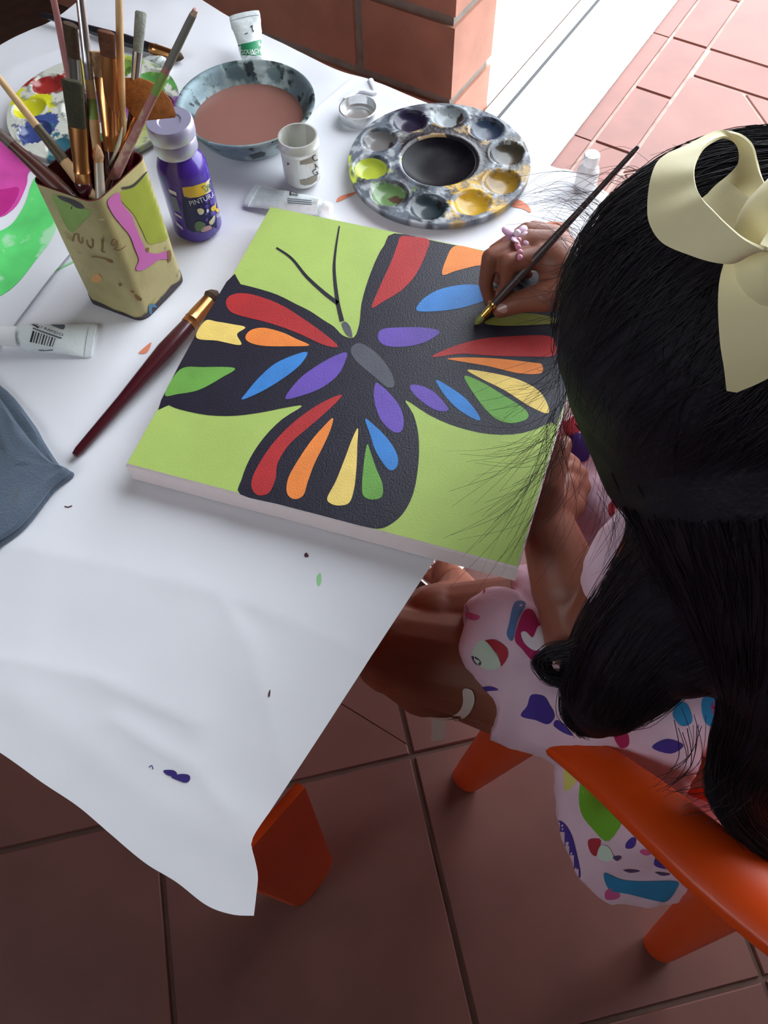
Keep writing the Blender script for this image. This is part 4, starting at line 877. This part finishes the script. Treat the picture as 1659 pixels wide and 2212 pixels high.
sp = [(1075, 1320, .395, .022), (1050, 1400, .395, .022), (1088, 1462, .378, .022), (1100, 1500, .355, .026), (1140, 1530, .345, .026), (1130, 1470, .375, .028), (1120, 1380, .40, .03), (1180, 1520, .36, .03), (1250, 1560, .355, .03), (1330, 1590, .36, .035), (1045, 1330, .385, .018)]
for x, y, z, r in sp: g.append(blob(P(x, y, z - r * .5), r))
for a_, b_ in zip(sp[:-1], sp[1:]): g.append(tube([P(a_[0], a_[1], a_[2] - a_[3] * .5), P(b_[0], b_[1], b_[2] - b_[3] * .5)], [a_[3], b_[3]], 14))
for x, y, z, r in ((1330, 1020, .40, .05), (1370, 1140, .39, .055), (1300, 1180, .37, .05), (1265, 960, .42, .028), (1280, 1080, .40, .04)): g.append(chain([P(x, y, z), chest], [r, .06]))
dp = [(1265, 1680, .30, .026), (1258, 1760, .26, .026), (1290, 1850, .215, .026), (1330, 1900, .19, .022), (1430, 1895, .195, .026), (1510, 1880, .215, .026), (1560, 1850, .25, .03), (1480, 1800, .27, .035), (1380, 1760, .285, .035), (1380, 1840, .23, .03), (1310, 1770, .26, .03)]
for i in range(len(dp)):
    for j in range(i):
        if math.hypot(dp[i][0] - dp[j][0], dp[i][1] - dp[j][1]) < 135: g.append(tube([P(*dp[i][:3]), P(*dp[j][:3])], [dp[i][3], dp[j][3]], 14))
    g.append(blob(P(*dp[i][:3]), dp[i][3]))
dv, df = remesh(*joinm(*g), .0034, 10)
nrm = np.zeros_like(dv); fa = np.array(df); fn = np.cross(dv[fa[:, 1]] - dv[fa[:, 0]], dv[fa[:, 3]] - dv[fa[:, 0]])
for k in range(4): np.add.at(nrm, fa[:, k], fn)
nrm /= np.linalg.norm(nrm, axis=1)[:, None] + 1e-12
wr_ = np.array([abs(fbm((q[0] * 1.3 + q[1], q[1] - q[0] * .7, q[2] * .6), 12)) for q in dv]); dv = dv + nrm * ((.18 - wr_) * .006)[:, None]
dress = mk('dress', dv, df, m_dress, person, ang=180); db_ = bvh_of(dress)
PRN = {k: M('print ' + k, h, .85) for k, h in (('red', 'b03440'), ('purple', '4a3590'), ('blue', '2f86b8'), ('green', '6fae2c'), ('mint', 'cfe0cf'), ('pink', 'cf5a92'), ('lilac', 'b59ad0'), ('steel', '5878a8'), ('magenta', 'b02860'), ('white', 'e6e0e6'), ('line', '55406a'), ('yellow', 'd8cf72'), ('orange', 'd86a3a'))}
A_ = lambda *p: cr(p, 3.318, 780, 1160); B_ = lambda *p: cr(p, 2.186, 900, 1500); C_ = lambda *p: cr(p, 2.186, 900, 900); E_ = lambda *p: cr(p, 4.4236, 1100, 880)
prints = [
 ('red', A_((730, 330), (800, 300), (870, 340), (890, 400), (800, 420), (700, 410))), ('steel', A_((1100, 470), (1180, 480), (1120, 600), (1085, 740), (1045, 700), (1060, 620))),
 ('magenta', A_((1160, 540), (1230, 530), (1290, 640), (1400, 760), (1330, 850), (1250, 900), (1150, 800), (1100, 720))), ('white', A_((1145, 690), (1180, 680), (1230, 720), (1270, 640), (1330, 660), (1320, 790), (1240, 810), (1170, 760))),
 ('mint', A_((880, 740), (960, 830), (1000, 920), (930, 950), (850, 920), (800, 850), (820, 780))), ('red', A_((885, 745), (960, 735), (1040, 790), (1050, 860), (1000, 925), (980, 840), (920, 790))),
 ('line', A_((793, 852), (835, 862), (862, 895), (850, 917), (815, 900))), ('lilac', A_((740, 480), (780, 540), (740, 640), (710, 660), (705, 560))), ('pink', A_((760, 540), (850, 570), (820, 600), (765, 585))),
 ('purple', A_((870, 1075), (930, 1068), (985, 1095), (930, 1100), (880, 1105))), ('purple', A_((1220, 1130), (1310, 1140), (1350, 1200), (1385, 1280), (1340, 1340), (1250, 1310), (1145, 1280), (1190, 1210))), ('purple', A_((1400, 1310), (1460, 1350), (1520, 1420), (1450, 1400), (1380, 1350))),
 ('green', B_((800, 400), (980, 540), (910, 690), (830, 630), (775, 550), (770, 440))), ('red', B_((810, 690), (840, 678), (870, 690), (850, 760), (820, 740))), ('mint', B_((870, 710), (910, 720), (930, 770), (890, 785), (855, 760))),
 ('purple', B_((990, 700), (1015, 675), (1036, 680), (1025, 720), (990, 725))), ('purple', B_((670, 600), (710, 620), (745, 700), (775, 860), (720, 830), (680, 720))), ('purple', B_((1160, 720), (1220, 760), (1290, 830), (1200, 825), (1120, 800))),
 ('blue', B_((885, 840), (960, 870), (1060, 880), (1225, 880), (1225, 920), (1180, 975), (1120, 970), (1000, 940), (910, 920))), ('pink', B_((890, 930), (920, 912), (960, 945), (940, 965), (895, 965))), ('yellow', B_((700, 330), (745, 320), (770, 370), (740, 430), (700, 450))),
 ('line', B_((975, 825), (1010, 822), (1055, 830), (1010, 838))), ('line', B_((1125, 835), (1160, 838), (1198, 845), (1160, 852))), ('pink', B_((1055, 735), (1085, 730), (1115, 745), (1085, 758), (1060, 748))), ('line', B_((928, 765), (955, 758), (965, 770), (945, 782))),
 ('blue', C_((1230, 1350), (1280, 1360), (1300, 1440), (1250, 1460), (1210, 1410))), ('blue', C_((1350, 1330), (1440, 1280), (1530, 1220), (1520, 1300), (1420, 1450), (1360, 1440))), ('magenta', C_((1400, 1340), (1480, 1310), (1470, 1380), (1430, 1420), (1395, 1390))),
 ('purple', C_((1110, 1560), (1180, 1520), (1260, 1550), (1200, 1590))), ('magenta', C_((930, 1500), (990, 1490), (1000, 1550), (960, 1560))), ('magenta', C_((810, 1080), (960, 980), (980, 1020), (900, 1120), (820, 1130))),
 ('red', E_((500, 60), (620, 40), (680, 220), (600, 270), (540, 250))), ('purple', E_((560, 290), (680, 250), (780, 400), (720, 520), (560, 460))), ('red', E_((950, 930), (1010, 900), (1060, 980), (1020, 1060), (960, 1030))), ('magenta', E_((480, 1400), (620, 1330), (760, 1380), (720, 1480), (600, 1480))), ('lilac', E_((440, 1280), (560, 1240), (600, 1290), (480, 1340))), ('orange', E_((1050, 1330), (1120, 1240), (1180, 1330), (1060, 1420)))]
for i, (k, pl) in enumerate(prints):
    o = decal('print_motif', pl, db_, PRN[k], dress, .0006 if k not in ('white', 'line', 'mint') else .0009, res=10)

# sandals
m_wst = M('white satin strap', 'dcd6cc', .4); m_sil = M('silver sandal strap', 'cfc7c4', .22, metal=.9)
decal('sandal_strap', [(1001, 1488), (1020, 1490), (1026, 1508), (1020, 1530), (1004, 1547), (975, 1557), (940, 1556), (936, 1547), (970, 1546), (992, 1534), (1001, 1515)], bodyb, m_wst, person, .0016, res=6)
rb = [P(943, 1548, .262), P(948, 1572, .250), P(946, 1600, .235)]; V, Fc = ribbon([q + np.array([-.006, 0, 0]) for q in rb], [q + np.array([.006, .001, 0]) for q in rb], .0012); mk('sandal_ribbon', V, Fc, m_wst, person)
rb = [P(1008, 1538, .272), P(980, 1551, .262), P(950, 1552, .262), P(930, 1544, .268)]; V, Fc = ribbon([q + np.array([0, 0, -.004]) for q in rb], [q + np.array([0, 0, .004]) for q in rb], .0012); mk('sandal_ribbon', V, Fc, m_wst, person)
mk('sandal_sole', *tube([heelR + np.array([.012, 0, -.014]), (heelR + ballR) / 2 + np.array([0, 0, -.018]), ballR + tl2 * .032 + np.array([0, 0, -.020])], [.02, .026, .022], 14, flat=.22), m_sil, person)
for off in (.002, .014):
    c_ = ballR - tl2 * off + np.array([0, 0, .0]); arc = [c_ + ts2 * .0235 * math.cos(t) + np.array([0, 0, 1]) * .0235 * math.sin(t) for t in np.linspace(-.3, math.pi + .3, 16)]
    V, Fc = ribbon([q - tl2 * .004 for q in arc], [q + tl2 * .004 for q in arc], .0016, 2); mk('sandal_strap', V, Fc, m_sil, person)
for k, e_ in enumerate(toesR): mk('toe_nail', *blob(e_ + tl2 * .002 + np.array([0, 0, .004]), [.0042, .0036, .0025], 10), M('silver nail polish', 'd0b8b4', .15, metal=.4, coat=.5), person)

# beaded flower bracelet round the painting hand
m_bead = M('pink glass bead', 'd58aa0', .15, coat=.6); m_pet = M('pink petal', 'd9a6c6', .4, trans=.2)
br_ = thing('flower_bracelet', 'beaded bracelet with pink flower on the painting hand', 'bracelet', tuple(P(1115, 520, .555)))
for x, y, z in ((1116, 530, .5635), (1120, 540, .5645), (1122, 549, .5640), (1121, 558, .5625), (1119, 522, .5615)):
    q = cast(bodyb, x, y, .002); mk('bead', *blob(q if q is not None else P(x, y, z), .0024, 10), m_bead, br_)
q0 = cast(bodyb, 1125, 520, .004); q0 = q0 if q0 is not None else P(1125, 515, .558); q0 = P(1116, 510, .557)
for k in range(7):
    a = 2 * math.pi * k / 7; dv_ = np.array([math.cos(a), math.sin(a) * .8, .35 * math.sin(3 * a)]); n_ = np.array([0, -.3, 1])
    mk('petal', *blob(q0 + dv_ * .0075, [.0055, .0038, .0016], 10, ax=np.array([dv_ / np.linalg.norm(dv_), np.cross(n_, dv_) / np.linalg.norm(np.cross(n_, dv_)), n_])), m_pet, br_)
mk('flower_centre', *blob(q0 + np.array([0, 0, .003]), .003, 10), M('white bead', 'eadfe6', .2, coat=.5), br_)
brush('thin dark brush held over the canvas by the child', P(1381, 314, .632), P(1028, 699, CZ + .001), .014, .010, M('dark grey brown handle', '4a3a3a', .4), m_ferG, M('lime wet bristle', '8f8f4a', .4), .0029, group=None)

# ------------------------------------------------------------------ hair
m_hair = M('black hair', '150f19', .6, bump=.5, bs=260, spec=.25); m_strand = M('black hair strand', '18121c', .45, spec=.5)
HC = HD + np.array([.0, .0, .01]); HRAD = .098
hv = [blob(HC, [HRAD, HRAD, HRAD])]
def dch(l): return [D(x, y, d) for x, y, d, r in l], [q[3] for q in l]
locks = [
 [(1585, 780, .515, .096), (1590, 900, .53, .088), (1570, 1060, .545, .062), (1530, 1190, .565, .050), (1455, 1300, .585, .046), (1370, 1410, .605, .042), (1310, 1490, .625, .034), (1290, 1545, .64, .018)],
 [(1610, 800, .515, .096), (1640, 950, .53, .088), (1640, 1100, .545, .075), (1640, 1250, .56, .06)],
 [(1640, 820, .515, .094), (1680, 1000, .52, .088), (1720, 1200, .54, .075), (1720, 1400, .56, .055), (1690, 1540, .585, .038), (1640, 1640, .61, .030), (1610, 1710, .63, .024), (1650, 1780, .645, .02), (1710, 1830, .655, .018)],
 [(1600, 1210, .56, .05), (1560, 1330, .57, .04), (1480, 1420, .585, .028)],
 [(1430, 1180, .575, .018), (1400, 1250, .585, .018), (1330, 1345, .595, .014), (1250, 1398, .60, .007), (1190, 1412, .605, .005), (1165, 1432, .607, .0045), (1190, 1462, .608, .0045), (1260, 1470, .61, .006)],
 [(1330, 1440, .61, .03), (1275, 1500, .625, .022), (1255, 1540, .635, .014), (1270, 1575, .645, .007)]]
for l in locks: hv.append(chain(*dch(l)))
vv, ff = remesh(*joinm(*hv), .004, 6)
hair = mk('hair', vv, ff, m_hair, person, ang=180)
def strands(paths, rad, seg=3):
    V, Fc, n0 = [], [], 0
    for p, r in zip(paths, rad):
        v, f = tube(p, np.linspace(r, r * .45, len(p)), seg, cap=False); V.append(v); Fc += [tuple(i + n0 for i in q) for q in f]; n0 += len(v)
    return np.vstack(V), Fc
S_ = []; SR = []
crown = HC + np.array([.03, .01, .095]); crown = HC + (crown - HC) / np.linalg.norm(crown - HC) * HRAD
cd0 = (crown - HC) / HRAD; e1c, e2c = frame(cd0)[1:]
for k in range(1100):                     # over the skull from the crown
    a = rng.uniform(0, 2 * math.pi); t1_ = rng.uniform(1.3, 2.1); rr_ = HRAD * rng.uniform(1.0, 1.03); tw = rng.normal(0, .25); pts = []
    for t in np.linspace(.08, t1_, 9):
        b_ = a + tw * t; pts.append(HC + rr_ * (cd0 * math.cos(t) + (e1c * math.cos(b_) + e2c * math.sin(b_)) * math.sin(t)) + rng.normal(0, .0008, 3))
    S_.append(cat(pts, 2)); SR.append(.00035)
for li, l in enumerate(locks):            # along the hanging locks
    p_, r_l = dch(l[1:] if li < 3 else l); p_ = np.array(p_); cnt = (800, 500, 800, 300, 120, 260)[li]
    for k in range(cnt):
        a = rng.uniform(0, 2 * math.pi); tw = rng.normal(0, .5); q = rng.uniform(.9, 1.06); pts = []
        fr = rng.uniform(1.0, 1.15)
        for i, (c_, r_) in enumerate(zip(p_, r_l)):
            d_, s_, u_ = frame(p_[min(i + 1, len(p_) - 1)] - p_[max(i - 1, 0)]); b_ = a + tw * i / len(p_); pts.append(c_ + (s_ * math.cos(b_) + u_ * math.sin(b_)) * r_ * q * (fr if i == len(p_) - 1 else 1) + rng.normal(0, .0012, 3))
        S_.append(cat(pts, 4)); SR.append(.0004)
so = mk('hair_strands', *strands(S_, SR), m_strand, person, ang=180, kind='stuff')
# flyaway hair
S_ = []; SR = []
def fly(x0, y0, x1, y1, z0, z1, n, sx, ex, bend, jz=.01, r=.00016):
    for k in range(n):
        a = np.array([x0, y0]) + rng.normal(0, 1, 2) * sx; b = np.array([x1, y1]) + rng.normal(0, 1, 2) * ex; m = (a + b) / 2 + np.array([b[1] - a[1], a[0] - b[0]]) * (bend + rng.normal(0, .06)); za, zb = z0 + rng.normal(0, jz), max(CZ + .001, z1 + rng.normal(0, jz)); zm = max(CZ + .002, (za + zb) / 2 + .005)
        S_.append(cat([P(a[0], a[1], za), P(m[0], m[1], zm), P(b[0], b[1], zb)], 7)); SR.append(r * rng.uniform(.7, 1.3))
fly(1235, 830, 1120, 1090, .58, .508, 40, (14, 40), (60, 70), .12)
fly(1225, 880, 1060, 1000, .56, .508, 30, (12, 40), (50, 60), .18)
fly(1215, 780, 1110, 860, .57, .508, 30, (14, 30), (45, 40), .1)
fly(1200, 930, 1060, 1200, .55, .507, 22, (10, 30), (50, 50), .12)
fly(1300, 470, 1150, 440, .62, .56, 45, (22, 30), (45, 25), -.15)
fly(1260, 540, 1190, 480, .60, .55, 35, (15, 30), (35, 20), -.1)
fly(1250, 600, 1170, 640, .60, .555, 35, (15, 50), (40, 40), .1)
fly(1420, 400, 1340, 395, .70, .66, 25, (30, 12), (50, 14), -.2)
fly(1580, 350, 1500, 338, .70, .68, 25, (50, 6), (70, 10), -.1)
fly(1330, 1050, 1330, 1200, .57, .50, 40, (40, 30), (50, 40), .08)
fly(1500, 1560, 1430, 1690, .43, .43, 14, (30, 20), (20, 25), .25, r=.0003)
fly(1560, 1640, 1500, 1750, .44, .43, 14, (30, 20), (30, 30), .3, r=.0003)
mk('flyaway_hair', *strands(S_, SR), m_strand, person, ang=180, kind='stuff')

# ------------------------------------------------------------------ ribbon bow
m_bow = M('pale yellow grosgrain', 'e6dcae', .6, bump=.08, bs=1800, sheen=.2)
bow = thing('hair_bow', 'pale yellow ribbon bow tied in the black hair', 'bow', tuple(D(1600, 520, .40)))
def bd(l): return [D(q[0], q[1], q[2] - .032) for q in l]
Y = lambda x, y, d: (x / 3.688 + 1380, y / 3.688 + 270, d)
V, Fc = ribbon(bd([Y(1050, 900, .385), Y(800, 1075, .378), Y(640, 1095, .376), Y(420, 1040, .378), Y(200, 945, .385), Y(95, 800, .39), Y(72, 640, .395), Y(100, 420, .40), Y(180, 270, .41), Y(400, 160, .42), Y(640, 45, .43), Y(800, 75, .435)]),
               bd([Y(1060, 1010, .375), Y(960, 970, .37), Y(830, 900, .37), Y(700, 790, .372), Y(600, 690, .376), Y(510, 595, .38), Y(455, 490, .39), Y(440, 370, .395), Y(470, 260, .405), Y(540, 160, .415), Y(680, 98, .43), Y(780, 160, .44)]), .0012, 8); mk('bow_loop', V, Fc, m_bow, bow)
V, Fc = ribbon(bd([Y(640, 45, .43), Y(800, 75, .434), Y(900, 160, .437), Y(940, 290, .437), Y(980, 420, .434), Y(1080, 600, .425), Y(1200, 760, .41)]),
               bd([Y(680, 98, .43), Y(760, 130, .437), Y(800, 210, .442), Y(795, 310, .444), Y(720, 400, .444), Y(600, 500, .442), Y(505, 610, .44)]), .0012, 8); mk('bow_loop', V, Fc, m_bow, bow)
V, Fc = ribbon(bd([Y(505, 590, .438), Y(640, 740, .425), Y(760, 850, .415), Y(880, 940, .405), Y(1000, 1000, .40)]), bd([Y(700, 440, .440), Y(850, 560, .425), Y(960, 650, .415), Y(1050, 690, .408), Y(1150, 740, .40)]), .0012, 8); mk('bow_fold', V, Fc, m_bow, bow)
V, Fc = ribbon(bd([Y(690, 1060, .40), Y(650, 1200, .402), Y(634, 1350, .403), Y(634, 1520, .405), Y(650, 1750, .41), Y(680, 1950, .415), Y(700, 2115, .42)]), bd([Y(1150, 1000, .40), Y(1200, 1150, .40), Y(1230, 1350, .40), Y(1230, 1600, .405), Y(1180, 1850, .412), Y(1030, 2010, .42), Y(780, 2125, .422)]), .0012, 8); mk('bow_tail', V, Fc, m_bow, bow)
mk('bow_knot', *blob(D(1700, 520, .372), [.02, .024, .03]), m_bow, bow)
V, Fc = ribbon(bd([Y(960, 960, .372), Y(1010, 880, .378), Y(1080, 780, .385)]), bd([Y(1080, 1010, .372), Y(1120, 920, .378), Y(1200, 800, .385)]), .0012, 8); mk('bow_fold', V, Fc, m_bow, bow)
